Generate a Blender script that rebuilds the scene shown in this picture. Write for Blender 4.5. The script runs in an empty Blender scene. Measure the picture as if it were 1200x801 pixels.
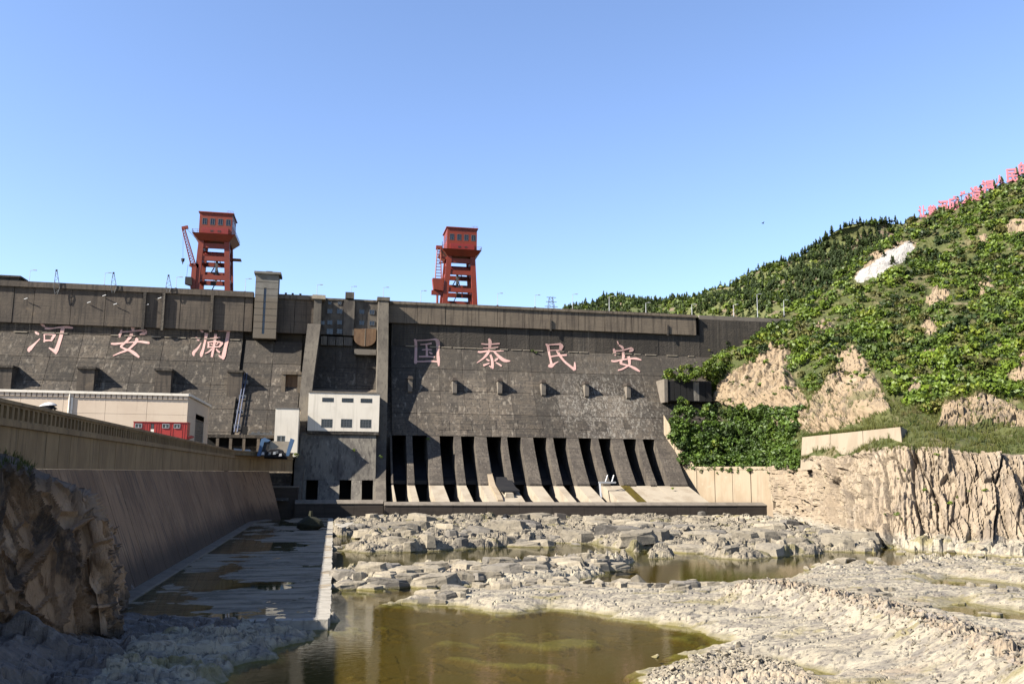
import bpy, math, random
import numpy as np
random.seed(7); rng=np.random.default_rng(11)
SC=bpy.context.scene; COL=SC.collection
R_=math.radians
# ------------------------------------------------------------------ camera
F=1017.0; YAW=R_(11.37); PIT=R_(8.62); ROL=R_(.46)
CAM=np.array([0,0,13.0])
FW=np.array([math.sin(YAW)*math.cos(PIT),math.cos(YAW)*math.cos(PIT),math.sin(PIT)])
r0=np.array([math.cos(YAW),-math.sin(YAW),0.0]); u0=np.cross(r0,FW)
RT=r0*math.cos(ROL)+u0*math.sin(ROL); UP=u0*math.cos(ROL)-r0*math.sin(ROL)
from mathutils import Matrix, Vector
cd=bpy.data.cameras.new('camera'); cam=bpy.data.objects.new('camera',cd); COL.objects.link(cam)
cd.lens=F/1200*36; cd.sensor_width=36; cd.clip_start=.5; cd.clip_end=20000
M=Matrix.Identity(4)
for i in range(3): M[i][0]=RT[i]; M[i][1]=UP[i]; M[i][2]=-FW[i]; M[i][3]=CAM[i]
cam.matrix_world=M; SC.camera=cam
# ------------------------------------------------------------------ light
EL=R_(36.0); AZ=R_(15.0)
SUN=np.array([math.cos(EL)*math.cos(AZ),math.cos(EL)*math.sin(AZ),-math.sin(EL)])   # direction the light travels
w=bpy.data.worlds.new('World'); SC.world=w; w.use_nodes=True
nt=w.node_tree; bg=nt.nodes['Background']; sky=nt.nodes.new('ShaderNodeTexSky'); sky.sky_type='NISHITA'
sky.sun_disc=False; sky.sun_elevation=EL; sky.sun_rotation=math.atan2(-SUN[0],-SUN[1])
sky.altitude=0; sky.air_density=1.0; sky.dust_density=.3; sky.ozone_density=2.2
tint=nt.nodes.new('ShaderNodeMix'); tint.data_type='RGBA'; tint.blend_type='MULTIPLY'; tint.inputs[0].default_value=1; tint.inputs[7].default_value=(.96,.955,1.06,1)
nt.links.new(sky.outputs[0],tint.inputs[6]); nt.links.new(tint.outputs[2],bg.inputs[0]); bg.inputs[1].default_value=.066
sd=bpy.data.lights.new('sun','SUN'); sd.energy=5.0; sd.angle=R_(.53); sd.color=(1,.93,.82)
so=bpy.data.objects.new('sun',sd); COL.objects.link(so)
so.rotation_euler=Vector(SUN).to_track_quat('-Z','Y').to_euler()
SC.view_settings.view_transform='Standard'; SC.view_settings.look='None'
SC.view_settings.exposure=2.0; SC.view_settings.gamma=1.0
SC.cycles.max_bounces=6; SC.cycles.transparent_max_bounces=12
# ------------------------------------------------------------------ helpers
def ray(px,py): return FW+RT*(px-600)/F-UP*(py-400.5)/F
def P(px,py,Y): d=ray(px,py); return CAM+d*(Y/d[1])          # point of the sight line at depth Y
def G(px,py,z=0.0): d=ray(px,py); return CAM+d*((z-13)/d[2])  # where it meets the level z
def PX(px,py,X): d=ray(px,py); return CAM+d*(X/d[0])
def tag(o,label=None,cat=None,group=None,kind=None):
    if label: o['label']=label
    if cat: o['category']=cat
    if group: o['group']=group
    if kind: o['kind']=kind
    return o
def thing(name,label,cat,loc,group=None):
    o=bpy.data.objects.new(name,None); COL.objects.link(o); o.location=tuple(loc); o.empty_display_size=.5
    return tag(o,label,cat,group)
def wloc(o):
    v=Vector((0,0,0))
    while o: v=v+o.location; o=o.parent
    return v
def obj(name,me,mat,parent=None,loc=None):
    o=bpy.data.objects.new(name,me); COL.objects.link(o)
    if mat and not me.materials: me.materials.append(mat)
    if parent: o.parent=parent
    if loc is not None: o.location=tuple(loc)
    return o
def mesh_np(name,V,Fq,smooth=False):
    """V (n,3), Fq (m,k) uniform faces"""
    V=np.asarray(V,np.float32); Fq=np.asarray(Fq,np.int32); me=bpy.data.meshes.new(name); k=Fq.shape[1]
    me.vertices.add(len(V)); me.vertices.foreach_set('co',V.ravel())
    me.loops.add(Fq.size); me.loops.foreach_set('vertex_index',Fq.ravel())
    me.polygons.add(len(Fq)); me.polygons.foreach_set('loop_start',np.arange(0,Fq.size,k,dtype=np.int32))
    me.polygons.foreach_set('loop_total',np.full(len(Fq),k,np.int32))
    me.update(calc_edges=True)
    me.polygons.foreach_set('use_smooth',np.full(len(Fq),bool(smooth)))
    return me
class MB:
    def __init__(s): s.v=[]; s.f=[]
    def add(s,vs,fs):
        n=len(s.v); s.v+=[tuple(float(c) for c in p) for p in vs]; s.f+=[tuple(i+n for i in f) for f in fs]; return s
    def box(s,x0,x1,y0,y1,z0,z1):
        return s.hexa([(x0,y0,z0),(x1,y0,z0),(x1,y1,z0),(x0,y1,z0),(x0,y0,z1),(x1,y0,z1),(x1,y1,z1),(x0,y1,z1)])
    def hexa(s,p): return s.add(p,[(3,2,1,0),(4,5,6,7),(0,1,5,4),(1,2,6,5),(2,3,7,6),(3,0,4,7)])
    def prism(s,poly,x0,x1):            # poly of (y,z), extruded along x
        n=len(poly); vs=[(x0,a,b) for a,b in poly]+[(x1,a,b) for a,b in poly]
        return s.add(vs,[tuple(range(n)),tuple(range(2*n-1,n-1,-1))]+[(i,i+n,(i+1)%n+n,(i+1)%n) for i in range(n)])
    def prismv(s,poly,z0,z1):           # poly of (x,y), extruded upwards
        n=len(poly); vs=[(a,b,z0) for a,b in poly]+[(a,b,z1) for a,b in poly]
        return s.add(vs,[tuple(range(n-1,-1,-1)),tuple(range(n,2*n))]+[(i,(i+1)%n,(i+1)%n+n,i+n) for i in range(n)])
    def tube(s,p,q,r,r2=None,n=6,cap=True):
        p=Vector(p); q=Vector(q); r2=r if r2 is None else r2; d=(q-p).normalized()
        a=d.orthogonal().normalized(); b=d.cross(a)
        vs=[p+(a*math.cos(2*math.pi*i/n)+b*math.sin(2*math.pi*i/n))*r for i in range(n)]+[q+(a*math.cos(2*math.pi*i/n)+b*math.sin(2*math.pi*i/n))*r2 for i in range(n)]
        fs=[(i,(i+1)%n,(i+1)%n+n,i+n) for i in range(n)]
        if cap: fs+=[tuple(range(n-1,-1,-1)),tuple(range(n,2*n))]
        return s.add(vs,fs)
    def bar(s,p,q,a,b):                 # square bar, a across, b the other way
        p=Vector(p); q=Vector(q); d=(q-p).normalized(); up=Vector((0,0,1)) if abs(d.z)<.9 else Vector((0,1,0))
        x=d.cross(up).normalized()*a/2; y=x.cross(d).normalized()*b/2
        return s.hexa([p-x-y,p+x-y,p+x+y,p-x+y,q-x-y,q+x-y,q+x+y,q-x+y])
    def build(s,name,mat,parent=None,kind=None,smooth=False):
        o0=wloc(parent) if parent else Vector((0,0,0)); me=bpy.data.meshes.new(name)
        me.from_pydata([Vector(p)-o0 for p in s.v],[],s.f)
        import bmesh
        bm=bmesh.new(); bm.from_mesh(me); (len(bm.faces)>1 and bmesh.ops.recalc_face_normals(bm,faces=bm.faces)); bm.to_mesh(me); bm.free()
        if smooth: me.polygons.foreach_set('use_smooth',np.ones(len(me.polygons),bool))
        me.update(); o=obj(name,me,mat,parent)
        if kind: o['kind']=kind
        return o
    def thing(s,name,label,cat,mat,group=None):      # a thing that is one mesh, origin at its base
        V=np.array(s.v); c=Vector((V[:,0].mean(),V[:,1].mean(),V[:,2].min())); s.v=[tuple(Vector(p)-c) for p in s.v]
        o=s.build(name,mat); o.location=c; return tag(o,label,cat,group)
# ---- noise (numpy)
def h3(i,j,k=0,s=0):
    n=(i.astype(np.int64)*374761393+j.astype(np.int64)*668265263+np.asarray(k).astype(np.int64)*2147483647+s*974634777)&0xffffffff
    n=((n^(n>>13))*1274126177)&0xffffffff; n=((n^(n>>16))*2246822519)&0xffffffff
    return ((n^(n>>15))&0xffffff)/float(0x1000000)
def vn2(x,y,s=0):
    i=np.floor(x); j=np.floor(y); f=x-i; g=y-j; f=f*f*(3-2*f); g=g*g*(3-2*g)
    a=h3(i,j,0,s); b=h3(i+1,j,0,s); c=h3(i,j+1,0,s); d=h3(i+1,j+1,0,s)
    return (a*(1-f)+b*f)*(1-g)+(c*(1-f)+d*f)*g
def fbm(x,y,o=5,s=0):
    r=0; a=.5
    for k in range(o): r=r+a*(vn2(x,y,s+k)-.5); x=x*2.03+11.3; y=y*2.03+5.7; a*=.5
    return r*2
def worley(x,y,s=0):
    i=np.floor(x); j=np.floor(y); F1=np.full(x.shape,9.); F2=np.full(x.shape,9.); idc=np.zeros(x.shape); dx1=np.zeros(x.shape); dy1=np.zeros(x.shape)
    for a in (-1,0,1):
        for b in (-1,0,1):
            ci=i+a; cj=j+b; px=ci+h3(ci,cj,1,s); py=cj+h3(ci,cj,2,s); ddx=x-px; ddy=y-py; d=np.hypot(ddx,ddy)
            c=d<F1; F2=np.where(c,F1,np.minimum(F2,d)); idc=np.where(c,h3(ci,cj,3,s),idc); dx1=np.where(c,ddx,dx1); dy1=np.where(c,ddy,dy1); F1=np.where(c,d,F1)
    return F1,F2,idc,dx1,dy1
def sdf(poly,x,y):     # signed distance, positive inside
    d=np.full(x.shape,1e9); ins=np.zeros(x.shape,bool); n=len(poly)
    for k in range(n):
        ax,ay=poly[k]; bx,by=poly[(k+1)%n]; ex,ey=bx-ax,by-ay
        t=np.clip(((x-ax)*ex+(y-ay)*ey)/(ex*ex+ey*ey+1e-9),0,1); d=np.minimum(d,np.hypot(x-ax-t*ex,y-ay-t*ey))
        c=((ay>y)!=(by>y))&(x<(bx-ax)*(y-ay)/(by-ay+1e-12)+ax); ins^=c
    return np.where(ins,d,-d)
def inpoly(poly,x,y):
    ins=False; n=len(poly)
    for k in range(n):
        ax,ay=poly[k]; bx,by=poly[(k+1)%n]
        if (ay>y)!=(by>y) and x<(bx-ax)*(y-ay)/(by-ay)+ax: ins=not ins
    return ins
def proj(p):
    q=np.asarray(p,float)-CAM; wd=q@FW; return 600+F*(q@RT)/wd, 400.5-F*(q@UP)/wd
def smooth(a,b,x): t=np.clip((x-a)/(b-a),0,1); return t*t*(3-2*t)
# ------------------------------------------------------------------ materials
KA=.425
def mat(name,base,layers=(),rough=.9,spec=.25,bump=0,bscale=1.0,bvec=(1,1,1),metal=0,rand=0,zl=(),bdist=.1,transl=0):
    """base colour, then layers (vec scale, noise scale, lo, hi, colour, strength[, detail]) mixed over it by world-space noise"""
    base=tuple(c*KA for c in base); layers=[(*la[:4],tuple(c*KA for c in la[4]),*la[5:]) for la in layers]; zl=[(z[0],z[1],tuple(c*KA for c in z[2]),*z[3:]) for z in zl]   # calibration of all albedos to the exposure
    m=bpy.data.materials.new(name); m.use_nodes=True; t=m.node_tree; N=t.nodes; L=t.links; b=N['Principled BSDF']
    geo=N.new('ShaderNodeNewGeometry'); col=N.new('ShaderNodeRGB'); col.outputs[0].default_value=(*base,1); cur=col.outputs[0]
    def noise(vec,sc,det=8,off=0):
        mp=N.new('ShaderNodeMapping'); mp.inputs['Scale'].default_value=vec; mp.inputs['Location'].default_value=(off*17.3,off*9.1,off*5.7)
        L.new(geo.outputs['Position'],mp.inputs[0]); n=N.new('ShaderNodeTexNoise'); n.inputs['Scale'].default_value=sc; n.inputs['Detail'].default_value=det; n.inputs['Roughness'].default_value=.62
        L.new(mp.outputs[0],n.inputs['Vector']); return n.outputs['Fac']
    def mix(fac,c,blend='MIX'):
        nonlocal cur
        x=N.new('ShaderNodeMix'); x.data_type='RGBA'; x.blend_type=blend
        if isinstance(fac,float): x.inputs[0].default_value=fac
        else: L.new(fac,x.inputs[0])
        L.new(cur,x.inputs[6]); x.inputs[7].default_value=(*c,1); cur=x.outputs[2]
    def mrange(v,lo,hi,s):
        r=N.new('ShaderNodeMapRange'); r.interpolation_type='SMOOTHSTEP'; L.new(v,r.inputs[0]); r.inputs[1].default_value=lo; r.inputs[2].default_value=hi; r.inputs[3].default_value=0; r.inputs[4].default_value=s; return r.outputs[0]
    for k,la in enumerate(layers):
        vec,sc,lo,hi,c,s=la[:6]; f=mrange(noise(vec,sc,la[6] if len(la)>6 else 8,k+1),lo,hi,s)
        if len(la)>7:       # confined to a blob of the place: (centre, radius)
            (cx,cy,cz),rad=la[7]; vm=N.new('ShaderNodeVectorMath'); vm.operation='DISTANCE'; L.new(geo.outputs['Position'],vm.inputs[0]); vm.inputs[1].default_value=(cx,cy,cz)
            g=mrange(vm.outputs['Value'],rad,rad*.35,1.0); mu=N.new('ShaderNodeMath'); mu.operation='MULTIPLY'; L.new(f,mu.inputs[0]); L.new(g,mu.inputs[1]); f=mu.outputs[0]
        mix(f,c)
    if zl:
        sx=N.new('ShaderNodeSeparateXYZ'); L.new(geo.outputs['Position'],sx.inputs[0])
        for k,(lo,hi,c,s,wob) in enumerate(zl):     # by height above the water (tide marks, silt, algae; light lost in deep water painted on the bed)
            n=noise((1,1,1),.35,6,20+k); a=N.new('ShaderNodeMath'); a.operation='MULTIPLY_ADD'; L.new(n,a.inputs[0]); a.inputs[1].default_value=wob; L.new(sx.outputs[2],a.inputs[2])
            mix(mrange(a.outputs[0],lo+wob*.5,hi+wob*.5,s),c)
    if rand:
        oi=N.new('ShaderNodeObjectInfo'); hs=N.new('ShaderNodeHueSaturation'); r=N.new('ShaderNodeMapRange'); L.new(oi.outputs['Random'],r.inputs[0]); r.inputs[3].default_value=1-rand; r.inputs[4].default_value=1+rand
        L.new(r.outputs[0],hs.inputs['Value']); L.new(cur,hs.inputs['Color']); cur=hs.outputs[0]
    L.new(cur,b.inputs['Base Color']); b.inputs['Roughness'].default_value=rough; b.inputs['Specular IOR Level'].default_value=spec; b.inputs['Metallic'].default_value=metal
    if bump:
        bp=N.new('ShaderNodeBump'); bp.inputs['Strength'].default_value=bump; bp.inputs['Distance'].default_value=bdist; L.new(noise(bvec,bscale,10,31),bp.inputs['Height']); L.new(bp.outputs[0],b.inputs['Normal'])
    if transl:
        tr=N.new('ShaderNodeBsdfTranslucent'); L.new(cur,tr.inputs[0]); ms=N.new('ShaderNodeMixShader'); ms.inputs[0].default_value=transl
        L.new(b.outputs[0],ms.inputs[1]); L.new(tr.outputs[0],ms.inputs[2]); L.new(ms.outputs[0],N['Material Output'].inputs[0])
    return m
W=(.8,.76,.68)
def dammat(name,k,extra=(),zl=()):
    c=lambda *v: tuple(x*k for x in v)
    return mat(name,c(.125,.101,.075),[((.2,.2,.12),.30,.42,.62,c(.062,.053,.044),.85),((.5,.5,.5),.7,.46,.64,c(.055,.048,.040),.6),((.06,.06,3.2),1.0,.50,.60,c(.050,.043,.036),.75,4),((1.8,1.8,.03),.8,.50,.62,c(.045,.038,.032),.85),
      ((1.1,1.1,.025),.8,.55,.66,c(.25,.215,.17),.75),((.05,.05,4.5),1.2,.60,.68,c(.22,.19,.15),.4,3),((.35,.35,.22),.9,.55,.68,c(.165,.138,.105),.35),((1.2,1.2,.9),1.8,.60,.74,c(.19,.165,.13),.35),((1.0,1.0,1.0),3.2,.58,.72,c(.045,.039,.034),.4),*extra],bump=.7,bscale=1.6,bvec=(1,1,1.8),bdist=.3,zl=zl)
DAM=dammat('dam_concrete',1.2,[((1.2,1.2,.10),1.0,.50,.66,(.36,.33,.28),.8,9,((90,280,37),28.)),((1.8,1.8,.4),1.6,.54,.64,(.50,.46,.40),.7,9,((87,281,37),19.)),((1.2,1.2,.10),1.2,.56,.68,(.34,.31,.26),.65,9,((116,280,34),20.))],
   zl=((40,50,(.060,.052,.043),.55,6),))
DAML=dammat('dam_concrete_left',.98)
DAMV={id(DAM):[DAM,DAM]+[dammat('dam_concrete',k,[((1.2,1.2,.10),1.0,.50,.66,(.36,.33,.28),.8,9,((90,280,37),28.)),((1.8,1.8,.4),1.6,.54,.64,(.50,.46,.40),.7,9,((87,281,37),19.))],zl=((40,50,(.060,.052,.043),.55,6),)) for k in (.85,1.0,1.45,1.7)],id(DAML):[DAML,DAML,dammat('dam_concrete_left',.75),dammat('dam_concrete_left',1.25)]}
BEAM=mat('beam_concrete',(.25,.20,.145),[((.3,.3,.3),.35,.42,.65,(.165,.132,.10),.8),((1.5,1.5,.08),.8,.48,.64,(.085,.068,.052),.75),((.1,.1,3),1.2,.52,.62,(.14,.11,.085),.5),((1.2,1.2,1.2),2,.58,.7,(.34,.275,.20),.4)],bump=.4,bscale=1.5,bvec=(1,1,1),bdist=.15)
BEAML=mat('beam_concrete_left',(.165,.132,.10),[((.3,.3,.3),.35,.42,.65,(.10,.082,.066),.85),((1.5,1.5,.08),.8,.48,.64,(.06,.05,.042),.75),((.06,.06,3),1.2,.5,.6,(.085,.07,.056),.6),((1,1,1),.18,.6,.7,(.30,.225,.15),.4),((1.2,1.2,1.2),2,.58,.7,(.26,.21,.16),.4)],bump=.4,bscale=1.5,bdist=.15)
PIER=mat('pier_concrete',(.19,.165,.13),[((.4,.4,.15),.5,.42,.62,(.10,.085,.07),.8),((1.6,1.6,.07),1.0,.5,.7,(.06,.052,.045),.6),((.8,.8,.8),1.4,.6,.75,(.32,.28,.22),.5)],bump=.5,bscale=1.6,bdist=.15)
SLUICE=mat('sluice_pier_concrete',(.15,.125,.098),[((.4,.4,.15),.5,.42,.62,(.085,.07,.056),.85),((2,2,.07),1.0,.48,.62,(.05,.042,.036),.75),((1,1,.5),1.5,.55,.7,(.30,.26,.21),.6),((.06,.06,3.2),1.0,.52,.60,(.07,.06,.05),.6,4)],bump=.5,bscale=1.6,bdist=.15)
APRON=mat('apron_concrete',(.50,.43,.33),[((.4,.4,.4),.6,.45,.65,(.36,.29,.21),.7),((.8,.8,.8),1.2,.58,.72,(.60,.53,.42),.7),((1.5,1.5,.2),.9,.58,.75,(.20,.16,.12),.5)],bump=.4,bscale=1.5)
CHUTE=mat('chute_steel_lining',(.016,.016,.018),[((1,1,.2),.6,.45,.65,(.028,.027,.027),.7)],rough=.6,spec=.3)
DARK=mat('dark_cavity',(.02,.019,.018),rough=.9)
SILL=mat('sill_concrete',(.072,.056,.044),[((.15,.15,1.5),.8,.45,.65,(.05,.038,.03),.8),((1.6,1.6,.1),.8,.5,.7,(.04,.032,.026),.6),((.5,.5,.5),1.,.6,.75,(.11,.085,.065),.5)],bump=.3,bscale=1.5)
COPE=mat('coping_concrete',(.25,.215,.175),[((.5,.5,.5),.8,.45,.65,(.17,.145,.115),.8),((1,1,1),3,.55,.7,(.33,.29,.24),.5)],bump=.3,bscale=2)
TRAIN=mat('training_wall_concrete',(.46,.37,.26),[((.4,.4,.15),.5,.42,.62,(.38,.29,.19),.8),((1.6,1.6,.07),.7,.52,.7,(.26,.19,.125),.55),((.6,.6,.6),.8,.58,.72,(.55,.47,.36),.6)],bump=.3,bscale=1.2,zl=((7,3,(.30,.22,.15),.6,3),))
RETW=mat('retaining_wall_concrete',(.43,.355,.26),[((.4,.4,.2),.5,.42,.62,(.35,.28,.20),.8),((1.6,1.6,.08),.8,.55,.7,(.30,.24,.17),.5)],bump=.3,bscale=1.5)
GWALL=mat('guide_wall_concrete',(.46,.31,.16),[((.6,.6,.3),.6,.42,.62,(.33,.215,.11),.8),((2,2,.12),1.,.52,.7,(.13,.095,.06),.7),((1,1,1),1.5,.6,.75,(.37,.285,.19),.5)],bump=.3,bscale=3)
GSLOPE=mat('guide_slope_concrete',(.44,.265,.15),[((.3,.3,.3),.3,.42,.60,(.29,.17,.096),.85),((.15,2.5,.15),.8,.50,.62,(.12,.084,.06),.75),((.2,4,.2),1.2,.56,.66,(.07,.05,.038),.7),((.5,.5,.5),1.,.56,.7,(.56,.37,.225),.5)],bump=.35,bscale=3,zl=((5.5,2.,(.06,.042,.032),.85,2.5),))
BERM=mat('berm_concrete',(.26,.215,.165),[((.5,.5,.5),.8,.45,.62,(.18,.145,.11),.8)],bump=.3,bscale=3)
SLAB=mat('slab_concrete',(.42,.34,.235),[((.35,1.3,1),.35,.45,.58,(.16,.13,.085),.85),((.8,2.2,1),.5,.52,.62,(.31,.26,.20),.9),((1,1.8,1),1.6,.56,.66,(.52,.47,.38),.7),((.5,1.1,1),.25,.58,.66,(.11,.09,.04),.8)],bump=.6,bscale=3,bdist=.08)
RIM=mat('slab_rim_concrete',(.50,.46,.39),[((1,1,1),.8,.45,.62,(.38,.35,.29),.8),((1,1,1),3,.56,.7,(.58,.55,.48),.6)],bump=.4,bscale=4)
WHITE=mat('white_render',(1.12,1.02,.85),[((.6,.6,.4),.5,.45,.7,(.95,.86,.71),.7),((2.5,2.5,.1),.8,.52,.7,(.78,.70,.57),.6),((2,2,.1),.8,.6,.75,(.75,.68,.56),.5)],bump=.1,bscale=2)
HALL=mat('hall_cream_tiles',(.95,.77,.58),[((.3,.3,.3),.5,.42,.68,(.85,.67,.50),.7),((2,2,.1),1.,.58,.74,(.62,.48,.36),.5)],rough=.7)
HALLW=mat('hall_white_trim',(1.2,1.1,.93),[((1,1,1),.8,.5,.7,(.62,.56,.47),.6)])
LOUV=mat('grey_louvre',(.10,.11,.115),[((1,1,1),1,.5,.7,(.07,.075,.08),.6)],rough=.5)
RED=mat('red_crane_paint',(.29,.030,.003),[((.4,.4,.4),.6,.45,.68,(.20,.022,.003),.75),((1.5,1.5,.3),1,.58,.74,(.09,.02,.012),.6),((1,1,1),1.5,.64,.76,(.33,.065,.026),.5)],rough=.55,spec=.4)
RED2=mat('red_crane_drum_paint',(.34,.02,.010),[((1,1,1),.8,.5,.7,(.24,.02,.010),.7)],rough=.45,spec=.45)
REDC=mat('red_cabin_paint',(.50,.030,.020),[((1,1,.3),1.2,.5,.7,(.36,.03,.02),.7),((2,2,.4),1.6,.62,.76,(.22,.05,.03),.7)],rough=.5,spec=.4)
GLASS=mat('window_glass',(.03,.035,.045),[((1,1,1),.4,.5,.6,(.06,.07,.09),.7)],rough=.12,spec=.6)
FRAME=mat('window_frame',(.50,.52,.53),rough=.5)
STEEL=mat('grey_steel',(.20,.205,.21),[((1,1,1),1.5,.5,.7,(.12,.115,.11),.7)],rough=.5,metal=.4)
DSTEEL=mat('dark_steel',(.035,.032,.032),rough=.6)
PALE=mat('galvanised_pole',(.62,.63,.64),rough=.5,metal=.2)
BLUE=mat('blue_painted_steel',(.10,.19,.34),[((1,1,1),1.5,.5,.7,(.13,.24,.42),.6)],rough=.5)
BLUEP=mat('blue_painted_pipe',(.09,.11,.19),[((1,1,1),.8,.5,.7,(.2,.22,.29),.6)],rough=.5)
PINK=mat('pink_character_paint',(.74,.45,.40),[((1,1,1),.8,.48,.66,(.82,.58,.51),.7),((1,1,1),2.0,.56,.7,(.42,.26,.22),.7)],rough=.7)
PINKH=mat('pink_hill_sign_paint',(.66,.24,.28),[((1,1,1),.4,.5,.7,(.50,.17,.21),.7)],rough=.6)
RUST=mat('rust_stained_concrete',(.26,.155,.085),[((.6,.6,.3),.8,.42,.62,(.17,.10,.06),.8),((2,2,.2),.8,.5,.7,(.33,.22,.13),.6)],bump=.3,bscale=2)
OFFICE=mat('office_grey_render',(.20,.17,.135),[((.5,.5,.2),.6,.42,.62,(.07,.06,.052),.8),((2,2,.1),1.,.55,.7,(.045,.04,.036),.7),((.1,.1,3),1.5,.58,.7,(.17,.145,.11),.4)],bump=.3,bscale=2)
TOWER=mat('tower_grey_tiles',(.27,.255,.225),[((.4,.4,.4),.6,.42,.62,(.20,.185,.16),.8)],bump=.1,bscale=2,zl=((71,68,(.20,.16,.115),.8,1.5),))
ROCKC=mat('cliff_rock',(.42,.335,.235),[((.12,.12,.08),.5,.42,.62,(.38,.295,.205),.75),((.5,.5,.18),.7,.48,.62,(.24,.19,.14),.8),((.3,.3,.15),.5,.58,.7,(.60,.51,.39),.7),((1.2,1.2,.4),1.2,.57,.68,(.20,.155,.11),.7)],bump=.9,bscale=1.4,bdist=.35,bvec=(1,1,.6),zl=((3.2,1.4,(.42,.38,.31),.8,1.6),(.9,.2,(.13,.12,.04),.9,.9)))
ROCKL=mat('left_cliff_rock',(.60,.365,.20),[((.3,.3,.15),.5,.42,.6,(.42,.25,.135),.8),((.5,.5,.3),.8,.52,.61,(.15,.105,.075),.9),((.5,.5,.5),.8,.58,.68,(.74,.50,.31),.6)],bump=1.0,bscale=1.6,bdist=.4,bvec=(1,1,.45),zl=((3.5,1.2,(.08,.064,.05),.85,2.),(10.2,12.8,(.07,.06,.052),.75,4.)))
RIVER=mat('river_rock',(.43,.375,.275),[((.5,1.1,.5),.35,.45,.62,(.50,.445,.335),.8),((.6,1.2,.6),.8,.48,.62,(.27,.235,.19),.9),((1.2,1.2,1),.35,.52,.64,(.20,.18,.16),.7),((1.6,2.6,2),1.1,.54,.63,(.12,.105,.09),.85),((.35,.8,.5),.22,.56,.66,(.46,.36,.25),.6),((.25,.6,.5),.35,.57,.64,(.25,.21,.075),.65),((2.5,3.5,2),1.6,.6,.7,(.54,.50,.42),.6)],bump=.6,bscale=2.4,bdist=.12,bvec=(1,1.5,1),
  zl=((.36,.05,(.22,.19,.085),.6,.8),(.06,-.08,(.20,.165,.045),.9,.35),(-.15,-.40,(.115,.070,.007),.95,.4),(-.45,-.80,(.12,.088,.022),.8,.7),(-.95,-1.5,(.028,.045,.028),.97,.4)))  # shallow layers algae and silt; deepest green paints in light lost through the water
RIVERG=mat('grey_river_rock',(.31,.265,.195),[((.5,1.1,.5),.35,.45,.62,(.40,.345,.25),.8),((.6,1.2,.6),.8,.48,.62,(.19,.165,.13),.9),((1.6,2.6,2),1.1,.53,.62,(.075,.066,.056),.9),((.3,.5,.5),.5,.56,.64,(.17,.15,.055),.7)],bump=1,bscale=2.,bdist=.2,zl=((.36,.05,(.15,.13,.05),.7,.8),(.06,-.08,(.12,.10,.03),.9,.35),(-.15,-.5,(.10,.075,.02),.95,.4),(-.9,-1.5,(.028,.045,.028),.97,.4)))  # last layer darkens the bed in its colour for light absorbed by deep water
RIDGEM=mat('ridge_rock',(.40,.315,.22),[((.8,1.3,1),.8,.45,.6,(.47,.40,.30),.8),((1,1,1),1.3,.5,.62,(.24,.20,.165),.85),((1.5,1.5,1.5),1.8,.54,.64,(.11,.095,.08),.85),((.3,.3,.3),.6,.56,.66,(.36,.33,.31),.7)],bump=1,bscale=3,bdist=.2)
DARKROCK=mat('dark_wet_rock',(.17,.13,.10),[((.5,1.2,.6),.5,.45,.6,(.095,.075,.06),.8),((1,2,1),1.2,.54,.66,(.24,.205,.18),.8),((1,1,1),2.4,.56,.68,(.06,.055,.05),.7)],rough=.6,spec=.4,bump=1.0,bscale=3.,bdist=.15)
BOULD=mat('pale_boulder',(.36,.31,.23),[((.6,.6,.6),.7,.45,.62,(.28,.245,.19),.8),((1.2,1.2,1.2),1.2,.53,.66,(.14,.122,.10),.8),((.4,.4,.4),.5,.58,.7,(.48,.42,.31),.6)],bump=.9,bscale=3,bdist=.12,rand=.18,zl=((.3,.05,(.20,.17,.06),.85,.4),))
BOULD2=mat('grey_boulder',(.20,.18,.15),[((.6,.6,.6),.7,.45,.62,(.20,.18,.155),.8),((1.2,1.2,1.2),1.2,.55,.68,(.12,.11,.095),.7),((.4,.4,.4),.5,.58,.7,(.40,.35,.28),.7)],bump=.9,bscale=3,bdist=.12,rand=.18,zl=((.3,.05,(.12,.105,.05),.85,.4),))
SOIL=mat('hill_soil',(.105,.115,.032),[((.2,.2,.2),.4,.42,.62,(.055,.075,.018),.8),((.12,.12,.12),.6,.52,.62,(.20,.165,.085),.8),((.5,.5,.5),.6,.55,.68,(.24,.19,.115),.75),((.15,.15,.15),.3,.60,.7,(.34,.27,.18),.7)],bump=.8,bscale=.8,bdist=.5)
HROCK=mat('hill_rock',(.38,.285,.18),[((.12,.12,.06),.5,.42,.62,(.37,.275,.175),.8),((.5,.5,.2),.6,.5,.66,(.17,.135,.095),.85),((.25,.25,.12),.5,.58,.7,(.47,.38,.27),.7),((.2,.2,.2),.5,.57,.66,(.13,.13,.05),.7)],bump=.9,bscale=1.,bdist=.5,bvec=(1,1,.4))
SCREE=mat('white_scree',(.50,.475,.44),[((.6,.6,.6),.6,.45,.65,(.38,.355,.32),.8),((1.5,1.5,.6),1,.54,.64,(.24,.22,.19),.7)],bump=.8,bscale=1.5,bdist=.3)
FARROCK=mat('far_hill_soil',(.14,.15,.05),[((.06,.06,.06),.5,.45,.6,(.085,.11,.03),.9),((.12,.12,.12),.4,.53,.62,(.25,.175,.13),.85)],bump=.8,bscale=.4,bdist=1)
LEAF=mat('shrub_leaves',(.195,.285,.022),[((.05,.05,.05),.6,.42,.58,(.105,.17,.020),.85),((.3,.3,.3),.5,.47,.58,(.07,.12,.016),.75),((.25,.25,.25),.5,.54,.64,(.31,.37,.035),.8),((2,2,2),1,.5,.7,(.10,.15,.02),.4)],rough=.55,spec=.3,rand=.3,transl=.22)
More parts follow.
